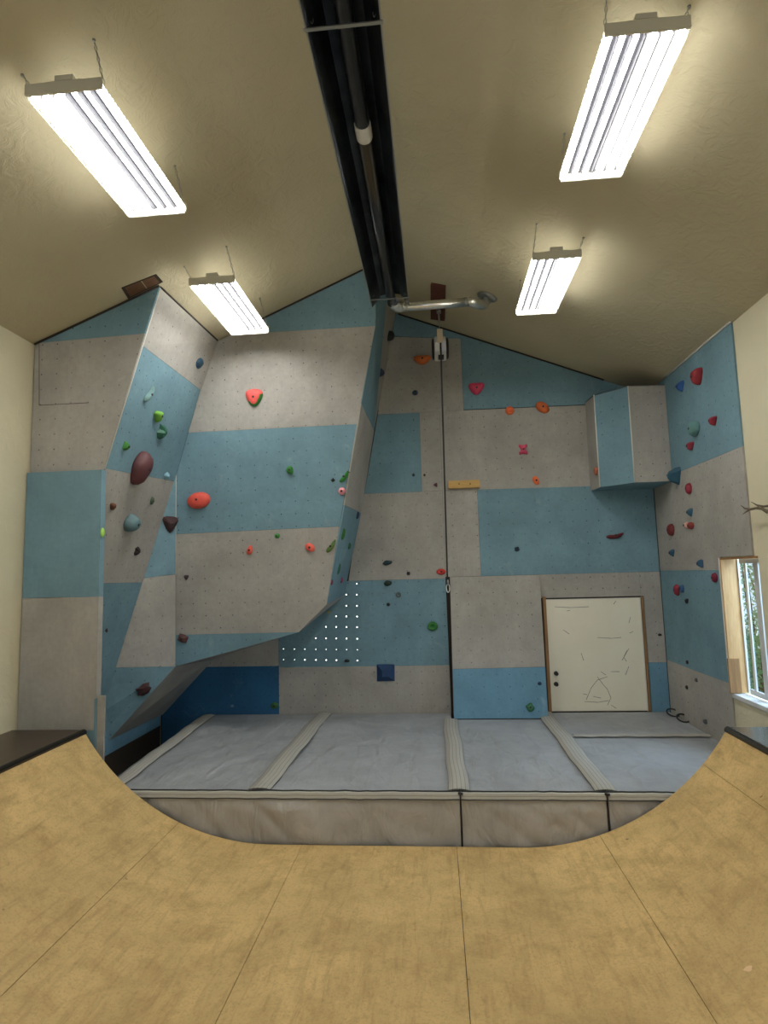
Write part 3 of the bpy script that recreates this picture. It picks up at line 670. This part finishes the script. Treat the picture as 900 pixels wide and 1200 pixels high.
# ================================================================ HOLDS
SHP = {
 'oval': [(math.cos(a), math.sin(a)) for a in [i*math.pi/9 for i in range(18)]],
 'blob': [(math.cos(a)*(1+.10*math.sin(2*a+.6)), math.sin(a)*(1+.12*math.cos(3*a))) for a in [i*math.pi/9 for i in range(18)]],
 'tear': [(0, -1.05), (.35, -.8), (.75, -.2), (.95, .35), (.75, .8), (.3, 1), (-.15, .98), (-.6, .7), (-.9, .15), (-.75, -.4), (-.4, -.9)],
 'shld': [(-.95, .45), (-.8, .85), (-.3, 1), (.35, .98), (.85, .8), (.98, .35), (.75, -.25), (.4, -.8), (0, -1), (-.4, -.85), (-.78, -.2)],
 'tri': [(-1, .55), (-.85, .9), (-.3, 1), (.35, .98), (.9, .85), (1, .5), (.65, -.1), (.3, -.75), (0, -1), (-.35, -.75), (-.75, -.05)],
 'cres': [(-1, -.75), (-.85, -1), (-.3, -.95), (.35, -.5), (.8, .15), (1, 1), (.62, .72), (.2, .25), (-.25, -.1), (-.75, -.35)],
 'crag': [(-.9, -.5), (-.3, -1), (.45, -.9), (1, -.25), (.7, .25), (.9, .8), (.2, 1), (-.4, .7), (-.95, .65), (-.7, .1)],
 'cube': [(-1, -.8), (.1, -1), (.95, -.85), (1, .75), (.15, 1), (-.9, .9)],
 'dia': [(-1, 0), (-.1, -1), (1, -.1), (.1, 1)],
 'pyr': [(-1, -1), (1, -.9), (.95, 1), (-1, .95)],
 'bone': [(-.9, -1), (-.3, -.8), (.3, -.85), (.95, -1), (1, -.55), (.6, -.2), (.6, .25), (1, .6), (.8, 1), (.3, .8), (-.3, .85), (-1, .95), (-.95, .5), (-.55, .15), (-.6, -.3), (-1, -.5)],
 'jug': [(-1, .6), (-.8, .95), (0, 1), (.8, .95), (1, .6), (.85, .1), (.4, -.7), (0, -1), (-.45, -.7), (-.85, 0)],
}
_mc = {}
def hmat(c, r=.6):
    k = tuple(c)
    if k not in _mc: _mc[k] = plain('hold_resin_%d' % len(_mc), c, r, 0, .22, .25, 28)
    return _mc[k]
BOLT = plain('dark_bolt_recess', (.015, .013, .012), .6)
def hold(pl, x, y, wpx, hpx, shp, col, label, rot=0, prot=None, ww=None, flat=False, bolt=True, rim=None, tip=(0, 0), name='climbing_hold', cat='climbing hold', group=None, hole=0):
    p = hit(x, y, pl); n = pl[0]; dist = p.dot(fw); S = dist/F
    U = Vv((0, 0, 1)).cross(n).normalized(); W = n.cross(U).normalized()
    hw = (ww/2 if ww else wpx*S/2); hv = hpx*S/2
    pr = prot if prot is not None else .45*min(hw, hv)*2
    # the middle of the body, not its base, sits where it is seen
    view = p.normalized(); mid = n*(pr*.4); p = p-(mid-n*(mid.dot(view)/n.dot(view)) if False else (mid - view*(mid.dot(n)/view.dot(n))))
    ca, sa = math.cos(math.radians(rot)), math.sin(math.radians(rot)); out = SHP[shp]
    if not flat and len(out) < 16:                    # round the outline off
        for _ in range(2):
            o2 = []
            for i in range(len(out)):
                a, b = out[i], out[(i+1) % len(out)]; o2 += [(a[0]*.75+b[0]*.25, a[1]*.75+b[1]*.25), (a[0]*.25+b[0]*.75, a[1]*.25+b[1]*.75)]
            out = o2
    N = len(out)
    rings = [(1, 0), (1.0, .18), (.93, .5), (.74, .82), (.42, .98)] if not flat else [(1, 0), (.96, .12), (.55, .8), (.22, 1)]
    if shp == 'pyr': rings = [(1, 0), (1, .15), (.35, 1)]
    if hole: rings = [(1, 0), (1, .3), (.85, .85), (.62, 1), (.4, .8), (.34, .45)]
    mb = MB(); vs_ = []; sd_ = x*.37+y*.11
    for k, (s, h_) in enumerate(rings):
        for i, (a, b) in enumerate(out):
            jit = 1+(0 if k == 0 else .07*noise.noise(Vv((a*1.7, b*1.7, sd_+k*.3))))
            aa = a*s*jit+tip[0]*h_*(1-s*.6); bb = b*s*jit+tip[1]*h_*(1-s*.6)
            r_ = (aa*ca-bb*sa*hv/hw, bb*ca+aa*sa*hw/hv) if rot else (aa, bb)
            if rot: xx = aa*hw; yy = bb*hv; r_ = ((xx*ca-yy*sa)/hw, (xx*sa+yy*ca)/hv)
            vs_.append(p+U*(r_[0]*hw)+W*(r_[1]*hv)+n*(pr*h_*(1+.08*noise.noise(Vv((a, b, sd_)))) if k else n*0-n*0 and 0) if False else p+U*(r_[0]*hw)+W*(r_[1]*hv)+n*(pr*h_))
    fs = [(k*N+i, k*N+(i+1) % N, (k+1)*N+(i+1) % N, (k+1)*N+i) for k in range(len(rings)-1) for i in range(N)]
    fs += [tuple(range(N-1, -1, -1)), tuple((len(rings)-1)*N+i for i in range(N))]
    mb.add(vs_, fs, not flat)
    top = sum(vs_[-N:], Vv())/N
    root = mb.build(name, hmat(col), None, origin=p)
    if rim:
        root.data.materials.append(hmat(rim))
        for f in root.data.polygons:
            c = f.center; 
            if f.index < 3*N and c.dot(W)-c.dot(U)*.5 < -hv*.1: f.material_index = 1
    tag(root, label, cat, group)
    if bolt:
        r = min(.014, .34*min(hw, hv)); q0 = top-n*(.004 if not hole else .012)
        MB().tube([q0, q0+n*.0065], r, 10).build('bolt', BOLT, root)
    return root
RED = (.62, .07, .06); CORAL = (.80, .12, .085); GRN = (.035, .22, .035); LIME = (.14, .36, .04); NAVY = (.012, .04, .085); MAR = (.085, .022, .022); TEAL = (.08, .17, .19)
OR = (.72, .16, .03); PINK = (.62, .05, .12); BLK = (.012, .012, .014); DRED = (.24, .012, .025); BLU = (.02, .10, .24); DGR = (.02, .085, .045)
L = LPL; M = PM
hold(L, 232, 425, 15, 18, 'tear', (.012, .055, .10), 'navy teardrop hold high on the grey top of the side face', 20, .10, .24, flat=True)
hold(L, 175.5, 461, 14, 21, 'cres', (.20, .34, .33), 'pale teal banana shaped hold on the blue side face', 12, .05, .13)
hold(L, 186, 489, 11, 14, 'tri', LIME, 'lime green hold just above the dark green one', 20, .07, .13, tip=(0, .3))
hold(L, 191, 506.5, 12, 19, 'crag', (.025, .13, .075), 'dark green angular hold just below the lime green one', -12, .07, .17, flat=True)
hold(L, 148.5, 523, 9, 11, 'cube', (.04, .22, .03), 'small green block hold left of the big maroon one', 0, .045, .08, flat=True)
hold(L, 167, 549, 27, 41, 'tear', (.10, .030, .034), 'largest hold, a big maroon teardrop on the side face', -6, .13, .30)
hold(L, 196, 558.5, 9, 9, 'tri', (.20, .38, .46), 'small light blue hold by the edge right of the big maroon one', 30, .05, .09, flat=True, bolt=False)
hold(L, 178.5, 587, 6, 10, 'oval', (.07, .13, .08), 'small grey green hold above right of the round teal one', 15, .03, .06)
hold(L, 132.5, 594, 8, 9, 'tri', (.15, .055, .025), 'small rust brown hold left of the round teal one', 10, .04, .08)
hold(L, 156, 613.5, 21, 20, 'blob', (.12, .21, .23), 'round teal grey hold with chalk on the grey side panel', 0, .11, .22)
hold(L, 160.5, 646, 10, 13, 'crag', (.025, .014, .016), 'near black craggy hold below the round teal one', 0, .055, .10, flat=True)
hold(L, 124, 739, 7, 10, 'tri', (.05, .02, .03), 'small dark wedge hold on the lowest blue side panel', 40, .03, .06, flat=True)
hold(TPL, 200.5, 615, 19, 20, 'tri', (.050, .018, .018), 'dark brown triangular hold at the edge below left of the red oval', 0, .07, flat=True)
hold(TPL, 169, 809, 18, 14, 'crag', (.085, .030, .032), 'maroon spiky hold near the bottom of the overhang corner', 20, .08, flat=True, tip=(.4, .5))
hold(PX(XE+.017), 120.5, 624, 5, 11, 'oval', (.35, .65, .10), 'bright lime hold on the side edge of the left column', 0, .022, .045, bolt=False)
hold(M, 297.5, 466, 22, 21, 'shld', (.80, .10, .09), 'watermelon coloured red hold with green rim', 0, .06, rim=(.03, .20, .03))
hold(M, 232, 586.5, 28, 19, 'oval', (.76, .10, .07), 'big coral red oval hold low on the left of the blue main panel', 12, .085, tip=(0, .15))
hold(M, 339.5, 551, 10, 10, 'tear', GRN, 'green hold in the middle of the blue main panel', 35, .05)
hold(M, 390, 562.5, 5.5, 5.5, 'dia', BLK, 'tiny black diamond hold left of the green crescent', 0, .02, flat=True, bolt=False)
hold(M, 403, 558, 13, 13, 'cres', (.04, .26, .04), 'bright green crescent hold near the right edge of the blue main panel', 8, .05)
hold(M, 400.5, 575.5, 8.5, 9, 'oval', (.75, .28, .32), 'pink round hold just below the green crescent', 0, .05)
hold(M, 324.5, 628, 6, 5.5, 'cube', GRN, 'small green hold at the top of the lower grey main panel', 0, .03)
hold(M, 292.5, 644.5, 8, 11, 'tear', CORAL, 'small red teardrop hold left of the small green one', 170, .04)
hold(M, 363, 641.5, 12, 9, 'oval', CORAL, 'red oval hold tilted, left of the olive crescent', -35, .045)
hold(M, 387.5, 639.5, 12, 16, 'cres', (.10, .19, .04), 'olive green crescent hold at the right edge of the lower grey panel', 0, .05)
hold(M, 218, 677, 6, 6, 'tri', (.04, .02, .03), 'tiny dark hold near the left edge of the lower grey panel', 0, .03, bolt=False)
hold(M, 213.5, 748.5, 12, 10, 'cube', (.09, .03, .028), 'maroon block hold at the bottom left corner of the main face', -20, .05, flat=True)
hold(SPL, 419.5, 604, 3, 9, 'oval', (.01, .03, .08), 'thin navy hold on the return face near the back wall', 0, .03, .09, bolt=False)
hold(SPL, 402.5, 626, 3, 14, 'oval', (.03, .16, .03), 'long green hold high on the blue return face', 0, .035, .10, bolt=False)
hold(SPL, 409.5, 640, 3, 8, 'oval', (.02, .12, .05), 'short green hold in the middle of the blue return face', 0, .035, .08, bolt=False)
hold(SPL, 397, 667, 3, 14, 'oval', (.015, .11, .06), 'long dark green hold low on the blue return face', 0, .03, .09, bolt=False)
hold(SPL, 388.5, 682.5, 3, 7, 'oval', (.20, .03, .07), 'small maroon hold low on the return face by the front edge', 0, .03, .07, bolt=False)
hold(SPL, 400.5, 680, 3, 7, 'oval', (.22, .03, .09), 'small maroon hold low on the return face, deeper in', 0, .03, .07, bolt=False)
hold(SPU, 447.5, 437, 5, 10, 'tri', (.01, .03, .08), 'navy wedge hold on the upper blue return face', 0, .06, .10, flat=True, bolt=False)
hold(GPL, 458, 394, 6, 12, 'blob', (.01, .014, .016), 'black hold high in the dark corner behind the heater end', 0, .08, .10, bolt=False)
hold(VPL, 385, 717, 9, 4, 'cres', (.32, .30, .10), 'pale yellow crescent hold under the lower edge of the overhang', 0, .03, .10, bolt=False)
BPn = PY(YB-.001)
bh = lambda *a, **k: hold(BPn, *a, **k)
bh(495, 421.5, 22, 11, 'jug', (.62, .15, .03), 'orange flat topped hold left of the belay device', 0, .09)
bh(486.5, 460, 6.5, 6, 'oval', (.02, .05, .10), 'small navy round hold below the orange flat topped one', 0, .03)
bh(484.5, 556.5, 3, 3.5, 'oval', BLK, 'tiny black hold low on the small blue square panel', 0, .02, bolt=False)
bh(497.5, 556.5, 2.4, 3, 'oval', (.07, .02, .02), 'tiny dark hold just right of the small blue square panel', 0, .02, bolt=False)
bh(511, 568.5, 4.5, 5, 'tri', (.10, .02, .04), 'small maroon hold left of the wooden rail', 30, .03, bolt=False)
bh(558.5, 455.5, 19, 15, 'jug', PINK, 'pinkish red rounded triangle hold on the dark blue top panel', 0, .07)
bh(597.5, 481, 10, 10, 'oval', (.80, .16, .05), 'orange ring shaped hold above the pink bone shaped one', 0, .045, hole=1)
bh(636, 477, 17, 12, 'oval', (.60, .13, .03), 'burnt orange tilted oval hold high on the grey panel', -40, .06, hole=0)
bh(613.3, 526.5, 10, 13, 'bone', (.58, .06, .13), 'pink bone shaped hold in the middle of the wide grey panel', 0, .04)
bh(628.3, 563, 7, 11, 'oval', (.90, .17, .05), 'bright orange small oval hold above the wide blue panel', 25, .035)
bh(606, 643.5, 6.5, 6, 'crag', (.012, .035, .06), 'small navy hold on the wide blue panel', 0, .035)
bh(721, 627, 18, 13, 'cres', (.13, .012, .02), 'dark red crescent hold in the shade below the corner box', -22, .05)
bh(454, 659.5, 11, 5.5, 'blob', (.010, .035, .045), 'dark teal flat hold above the dark green one', 8, .05)
bh(478.5, 672, 4, 4, 'cube', BLK, 'tiny black hold left of the red oval on the grey panel', 0, .02, bolt=False)
bh(517, 670, 11, 7, 'oval', (.60, .04, .03), 'red oval hold beside the strap end', 0, .05)
bh(454.5, 683.5, 9, 6.5, 'blob', (.008, .035, .018), 'very dark green hold at the top of the blue panel with lit holes', 0, .045)
bh(467, 697, 6.5, 6.5, 'oval', (.10, .13, .14), 'small grey ring hold right below the very dark green one', 0, .02, hole=1)
bh(455, 708.5, 4, 4, 'oval', BLK, 'tiny black hold below the grey ring', 0, .02, bolt=False)
bh(507, 734, 12, 11, 'oval', (.025, .17, .03), 'green round hold at the right of the blue panel with lit holes', 0, .05, hole=1)
bh(406.5, 774.5, 6, 3.5, 'cube', BLK, 'small black flat hold among the lit bolt holes', 0, .03, bolt=False)
bh(452, 789, 21, 20, 'pyr', (.010, .045, .13), 'large navy pyramid block on the grey bottom panel', -2, .08, flat=True, tip=(0, 0), bolt=False)
bh(321.5, 827, 9, 7.5, 'blob', (.03, .13, .03), 'green hold at pad level in the shaded corner', 0, .045)
bh(272, 827.5, 4, 3, 'oval', (.12, .22, .36), 'tiny pale blue hold low on the darkened blue panel', 0, .02, bolt=False)
bh(773.5, 744, 4.5, 3, 'oval', BLK, 'tiny black hold on the narrow grey panel right of the door', 0, .02, bolt=False)
hold(SLP, 621.5, 829, 10, 10, 'crag', (.03, .15, .06), 'green hold at the foot of the leaning panel', 20, .05)
hold(SLP, 632.5, 801, 4.5, 4, 'oval', (.012, .03, .07), 'tiny navy hold at the right edge of the leaning panel', 0, .02, bolt=False)
hold(VA, 698, 552, 3, 10, 'tear', (.35, .10, .05), 'small orange brown hold on the narrow left side of the corner box', 0, .04, .10, bolt=False)
RP_ = PX(XR-.001)
rh = lambda x, y, h, shp, c, lab, wm, pr, **k: hold(RP_, x, y, 6, h, shp, c, lab, k.pop('rot', 0), pr, wm, **k)
rh(816, 442, 20, 'jug', (.30, .02, .03), 'largest red hold near the top of the right wall', .17, .09)
rh(796.5, 453, 13, 'tri', (.015, .09, .30), 'bright blue wedge hold near the box at the top of the right wall', .13, .07, flat=True)
rh(812.5, 502, 17, 'blob', (.12, .26, .25), 'pale teal round hold on the blue part of the right wall', .15, .09)
rh(835, 493.5, 11, 'tri', (.25, .015, .035), 'dark red hold farthest right on the upper blue right wall', .11, .06)
rh(808.5, 523, 10, 'tri', (.27, .025, .05), 'red hold below the pale teal round one', .11, .06)
rh(790, 558, 21, 'tri', (.015, .08, .13), 'dark blue wedge under the corner box edge', .16, .13, flat=True, bolt=False)
rh(806.5, 572.5, 13, 'oval', (.26, .015, .04), 'dark red oval hold just right of the dark blue wedge', .10, .05)
rh(808, 600.5, 10, 'tri', (.03, .11, .18), 'small blue hold in the middle of the grey right wall panel', .09, .05, flat=True)
rh(809, 616, 8, 'blob', (.28, .04, .035), 'red hold beside the pinkish one on the right wall', .10, .05)
rh(803.5, 615.5, 8, 'cube', (.60, .36, .30), 'pale pinkish hold beside a red one on the right wall', .09, .04, flat=True)
rh(785.5, 621, 14, 'oval', (.17, .018, .02), 'dark red oval hold nearest the back corner on the right wall', .14, .06)
rh(787, 648, 9, 'tri', (.02, .085, .16), 'small blue wedge hold below the dark red oval near the corner', .10, .05, flat=True)
rh(820, 660.5, 10, 'cube', (.02, .08, .16), 'blue block hold low on the grey right wall panel', .09, .05, flat=True)
rh(837, 677, 11, 'blob', (.20, .012, .04), 'dark red hold beside the top of the window', .08, .045)
rh(792.5, 691.5, 13, 'oval', (.24, .012, .03), 'red oval hold touching a small blue one on the blue right panel', .10, .05)
rh(798.5, 690, 9, 'cube', (.02, .08, .20), 'small blue hold touching the red oval on the blue right panel', .08, .035)
rh(804.5, 704.5, 6, 'tri', BLK, 'tiny black hold below the red and blue pair', .06, .03, bolt=False)
rh(805, 776, 4.5, 'oval', BLK, 'tiny black hold at the bottom of the blue right wall panel', .05, .02, bolt=False)
rh(815.5, 797, 4.5, 'oval', (.08, .08, .09), 'tiny grey hold on the grey bottom panel of the right wall', .05, .02, bolt=False)
rh(804.5, 805.5, 4.5, 'oval', BLK, 'tiny black hold lowest on the right wall near the corner', .05, .02, bolt=False)
rh(826, 845.5, 6, 'crag', (.10, .11, .12), 'small grey clip hold at pad level on the right wall', .07, .03, bolt=False)
# wooden rail
a = hit(525.5, 563.5, PY(YB-.06)); b = hit(562.5, 571, PY(YB-.06))
rail = MB().box((a.x, YB-.062, b.z), (b.x, YB-.001, a.z)).build('wooden_rail', BLOCK, None, bevel=.006); tag(rail, 'short yellow wooden rail bolted to the grey back wall beside the strap', 'wooden rail')
for x in (538, 551):
    c = hit(x, 567, PY(YB-.0625)); MB().tube([c, c+Vv((0, -.002, 0))], .009, 10).build('bolt', BOLT, rail)

# ================================================================ CEILING LAMPS
def chain(p, q_):
    mb = MB(); n = max(2, int((p-q_).length/.035))
    for i in range(n):
        a = p.lerp(q_, i/n); b = p.lerp(q_, (i+1)/n); c = (a+b)/2; s = Vv((1, 0, 0)) if i % 2 else Vv((0, 1, 0)); d = (b-a)*.5
        mb.tube([c+s*.007*math.cos(t)+d*1.15*math.sin(t) for t in [k*math.pi/4 for k in range(8)]], .0022, 5, closed=True)
    return mb
def lamp(x0, x1, y0, y1, z, label, chains=True, dx=0):
    t = thing('ceiling_light', ((x0+x1)/2, (y0+y1)/2, z), label, 'ceiling light', 'hanging fluorescent ceiling lights')
    w_ = x1-x0; mb = MB(); xm_ = (x0+x1)/2
    mb.prism([Vv((x0+.006, y0, z+.028)), Vv((x1-.006, y0, z+.028)), Vv((x1-.04, y0, z+.055)), Vv((xm_+.09, y0, z+.062)), Vv((xm_-.09, y0, z+.062)), Vv((x0+.04, y0, z+.055))], Vv((0, y1-y0, 0)))
    mb.build('housing', WHITE, t)
    for ya, yb in ((y0-.004, y0+.012), (y1-.012, y1+.004)):
        MB().box((x0-.004, ya, z-.012), (x1+.004, yb, z+.058)).build('end_cap', WHITE, t, bevel=.002)
    MB().box((xm_-.055, y0+.0, z+.062), (xm_+.055, y1-.0, z+.10)).build('ballast_cover', WHITE, t, bevel=.003)
    n = 6
    for i in range(n):
        xx = x0+w_*(i+.5)/n+(.010 if i >= 3 else -.010)
        MB().tube([(xx, y0+.03, z+.006), (xx, y1-.03, z+.006)], .014, 12).build('fluorescent_tube', TUBE, t)
    for i in range(1, n):
        xx = x0+w_*i/n; MB().box((xx-.003, y0+.03, z-.012), (xx+.003, y1-.03, z+.023)).build('dark_divider_fin', FIN, t)
    MB().box((x0+.004, y0+.012, z+.0235), (x1-.004, y1-.012, z+.0265)).build('reflector', FIN, t)  # added dark plate, cuts the bounce so separate tubes show
    MB().box((x0, y0+.012, z-.016), (x1, y1-.012, z-.014)).build('lens', LENS, t)
    for xx, s in ((x0, 1), (x1, -1)):
        k = 34; mb = MB()
        for i in range(k):
            ya = y0+.014+(y1-y0-.028)*i/k; mb.box((xx-.003, ya, z-.016), (xx+.003, ya+(y1-y0)/k*.55, z+.026))
        mb.build('lens_edge', LENSE, t)
    MB().box((x0+.004, y1-.06, z-.026), (x1-.004, y1-.002, z-.0165)).build('lens_retainer', LENSE, t)
    for s in (-1, 1):     # light leaving the slots beside the ballast cover
        MB().box((xm_+s*.10-.012, y0+.1, z+.0575), (xm_+s*.10+.012, y1-.1, z+.0575+.006)).build('top_slot', SLOT, t)
    if chains:
        for xx in (x0+.01, x1-.01):
            for yy in (y0+.05, y1-.03):
                a = Vv((xx, yy, z+.058)); b = Vv((xx+dx, yy+.0, ceil_z(xx+dx)-.002)); chain(b, a).build('chain', ALUD, t)
                MB().tube([b, b-Vv((0, 0, .012))], .010, 8).build('ceiling_hook', ALUD, t)
    return t
lamp(-2.255, -1.80, 2.91, 4.06, 2.80, 'nearest ceiling light on the left slope, hung on chains', True, -.07)
lamp(.995, 1.425, 2.90, 4.05, 2.80, 'nearest ceiling light on the right slope, hung on chains', True, .035)
lamp(-2.225, -1.79, 5.10, 6.25, 2.77, 'farther ceiling light on the left slope in front of the overhang', True, -.08)
lamp(.97, 1.395, 5.08, 6.20, 2.77, 'farther ceiling light on the right slope near the flue pipe', True, .05)
lamp(-2.255, -1.80, .55, 1.70, 2.80, 'ceiling light on the left slope above and behind the viewpoint', False)
lamp(.995, 1.425, .55, 1.70, 2.80, 'ceiling light on the right slope above and behind the viewpoint', False)

# ================================================================ TUBE HEATER
HX, HZ, hw_ = -.392, 2.95, .205
ht = thing('tube_heater', (HX, 3.5, HZ), 'long black radiant tube heater hung under the ridge', 'heater')
ya, yb = .2, 6.22
prof = [(-hw_, 0), (-hw_+.004, .012), (-.15, .075), (-.11, .135), (0, .16), (.11, .135), (.15, .075), (hw_-.004, .012), (hw_, 0)]
mb = MB(); n = len(prof)
vs_ = [Vv((HX+x, y, HZ+z)) for y in (ya, yb) for x, z in prof]+[Vv((HX+x*1.01, y, HZ+z+.006)) for y in (ya, yb) for x, z in prof]
fs = []
for i in range(n-1): fs += [(i, i+1, n+i+1, n+i), (2*n+i, 3*n+i, 3*n+i+1, 2*n+i+1)]
fs += [(0, n, 3*n, 2*n), (n-1, 3*n-1, 4*n-1, 2*n-1)]
mb.add(vs_, fs); mb.build('reflector', REFL, ht)
for s in (-1, 1):
    MB().box((HX+s*hw_-.004, ya, HZ-.004), (HX+s*hw_+.004, yb, HZ+.012)).build('reflector_lip', ALUD, ht)
MB().tube([(HX+.01, ya, HZ+.055), (HX+.01, 3.62, HZ+.055)], .050, 16).build('heater_tube', BLACKM, ht)
MB().tube([(HX+.01, 3.70, HZ+.055), (HX+.01, yb+.03, HZ+.055)], .050, 16).build('heater_tube', BLACKM, ht)
MB().tube([(HX+.01, 3.60, HZ+.055), (HX+.01, 3.61, HZ+.055), (HX+.01, 3.73, HZ+.055), (HX+.01, 3.74, HZ+.055)], [.052, .057, .057, .052], 18).build('tube_coupling', plain('pale_coupling', (.55, .54, .50), .5), ht)
for yy in (2.84, 6.02):
    MB().box((HX-hw_-.012, yy-.010, HZ-.010), (HX+hw_+.012, yy+.010, HZ-.003)).build('hanger_bracket', ALUD, ht)
    for s in (-1, 1): chain(Vv((HX+s*.17, yy, ceil_z(HX+s*.17)-.002)), Vv((HX+s*.17, yy, HZ+.03))).build('hanger_chain', ALUD, ht)
# flue pipe
e0 = Vv((HX+.03, 6.27, HZ+.03)); fl_ = hit(571, 348, CRP)
yp = 6.36
pA = hit(466, 360.5, PY(yp)); pB = hit(548, 354, PY(yp+.12))
flue = thing('flue_pipe', pA, 'shiny silver flue pipe running from the heater end to the right roof slope', 'pipe')
MB().tube([Vv((pA.x-.03, 6.20, HZ+.05)), Vv((pA.x-.03, yp-.06, pA.z+.0)), Vv((pA.x-.01, yp-.015, pA.z)), Vv((pA.x+.05, yp, pA.z))], .054, 16).build('elbow', ALU, flue)
MB().tube([pA, pB], .050, 20).build('pipe_section', ALU, flue)
for f_ in (.12, .97): c = pA.lerp(pB, f_); d = (pB-pA).normalized()*.012; MB().tube([c-d, c+d], .054, 20).build('joint_band', ALUD, flue)
g1 = pB+(pB-pA).normalized()*.04; g2 = fl_+nR*.10; MB().tube([pB, g1, g1.lerp(g2, .5)+Vv((.03, 0, -.02)), g2, fl_+nR*.005], [.053, .055, .057, .055, .053], 16).build('elbow', ALU, flue)
MB().tube([fl_+nR*.022, fl_+nR*.002], [.085, .125], 24).build('ceiling_flange', ALUD, flue)
# belay device
by = 7.2; top = hit(514, 358, CRP)
bx = hit(515.5, 410, PY(by)).x
plate_c = hit(513, 352, CRP)
ex = Vv((1, 0, -SL)).normalized(); ey = Vv((0, 1, 0))
pp = [hit(505.5, 331, CRP), hit(522.5, 334, CRP), hit(521.5, 374, CRP), hit(505.5, 372, CRP)]
pl_ = MB().prism([p+nR*.03 for p in pp], -nR*.028).build('mounting_plate', REDW); tag(pl_, 'red brown wooden plate screwed to the ceiling behind the flue pipe', 'wooden plate')
by = (pp[0].y+pp[2].y)/2+.15
PYb = PY(by); cx = hit(515.3, 395, PYb).x; ctop = ceil_z(cx)-.035
bel = thing('auto_belay_device', (cx, by, hit(515, 422, PYb).z), 'white and black auto belay drum hanging from the ceiling with a black strap', 'belay device')
z1 = hit(515, 393, PYb).z; z0 = hit(515, 423, PYb).z
MB().tube([(cx, by, ctop), (cx, by, ctop-.05)], .03, 12).build('anchor', ALUD, bel)
chain(Vv((cx, by, ctop-.04)), Vv((cx, by, z1+.0))).build('chain', ALUD, bel)
MB().tube([(cx, by, ctop-.05), (cx, by, (ctop+z1)/2)], .013, 8).build('sling', plain('grey_sling', (.35, .35, .33), .8), bel)
hwb = (523.5-507)/2*by/F; zc = (z0+z1)/2-.01; hb = (z1-z0)/2
for s in (-1, 1):
    MB().tube([(cx+s*(hwb-.012), by, zc), (cx+s*(hwb+.012), by, zc), (cx+s*(hwb+.020), by, zc)], [hb*.80, hb*.78, hb*.6], 28).build('side_cover', BLACK, bel)
MB().tube([(cx-hwb+.014, by, zc), (cx-hwb+.03, by, zc), (cx+hwb-.03, by, zc), (cx+hwb-.014, by, zc)], [hb*.84, hb*.90, hb*.90, hb*.84], 28).build('drum', plain('white_drum_casing', (.66, .66, .64), .4, 0, .12, 0, 30), bel)
MB().box((cx-.036, by-hb*.98, zc+hb*.1), (cx+.036, by+.05, z1+.02)).build('top_bracket', plain('tan_label_bracket', (.60, .50, .36), .5), bel, bevel=.004)
MB().box((cx-hwb+.02, by-hb*.95, zc-hb*.55), (cx-.018, by-hb*.5, zc+hb*.15)).build('side_label', plain('pale_sticker', (.72, .73, .74), .4, 0, .2, 0, 90), bel)
MB().box((cx+.022, by-hb*.95, zc-hb*.55), (cx+hwb-.02, by-hb*.5, zc+hb*.15)).build('side_label', plain('lilac_sticker', (.62, .62, .74), .4, 0, .2, 0, 90), bel)
MB().box((cx-.03, by-hb*.97, z0-.012), (cx+.04, by-hb*.4, z0+.02)).build('strap_guide', BLACK, bel)
sz = hit(524.5, 684, PY(YB-.12)); sy = by-hb*.72
pts = [Vv((cx+.004, sy-hb*.22, zc+hb*.1)), Vv((cx+.004, sy-hb*.2, z0))]+[Vv((cx+.004, sy-hb*.2, z0)).lerp(Vv((sz.x, YB-.10, sz.z)), i/12) for i in range(1, 13)]
mb = MB()
for a, b in zip(pts, pts[1:]):
    e = Vv((.011, 0, 0)); f_ = Vv((0, .003, 0)); mb.add([a-e, a+e, b+e, b-e, a-e+f_, a+e+f_, b+e+f_, b-e+f_], [(0, 1, 2, 3), (4, 7, 6, 5), (0, 3, 7, 4), (1, 5, 6, 2)])
mb.build('strap', BLACK, bel)
c = Vv((sz.x+.004, YB-.10, sz.z-.06))
o = MB().tube([c+Vv((.022*math.cos(a), 0, .055*math.sin(a))) for a in [i*math.pi/8 for i in range(16)]], .007, 8, closed=True).build('carabiner', ALU, bel)
MB().tube([c+Vv((0, -.004, .05)), c+Vv((0, -.004, .115))], [.016, .012], 8).build('swivel', ALUD, bel)

# ================================================================ ANTLER on the right wall
PA = PX(2.86)
ant = thing('antler', hit(899, 598, PA), 'brown forked antler tips reaching over the right wall above the window', 'antler')
AM = wood('antler_horn', (.10, .075, .04), (.16, .12, .07))
def A(x, y, dx=0): return hit(x, y, PA)+Vv((dx, 0, 0))
yb_ = [A(x, y) for x, y in ((868, 592), (873, 596), (879, 597), (886, 595.5), (893, 596), (903, 601), (915, 610))]
MB().tube(yb_, [.002, .007, .011, .011, .013, .015, .016], 8).build('beam', AM, ant)
MB().tube([A(870, 603), A(874, 600), A(879, 597)], [.002, .006, .009], 8).build('tine', AM, ant)
MB().tube([A(880, 588), A(887, 592), A(895, 593.5), A(906, 592), A(918, 590)], [.002, .007, .010, .012, .014], 8).build('tine', AM, ant)
MB().tube([A(899, 602), A(893, 597), A(888, 594)], [.002, .007, .008], 8).build('tine', AM, ant)
e_ = A(918, 600); MB().tube([A(915, 610), e_, Vv((XW-.005, e_.y-.02, e_.z))], [.016, .02, .03], 10).tube([A(918, 590), e_], [.014, .02], 8).build('base_burr', AM, ant)
clean_up()
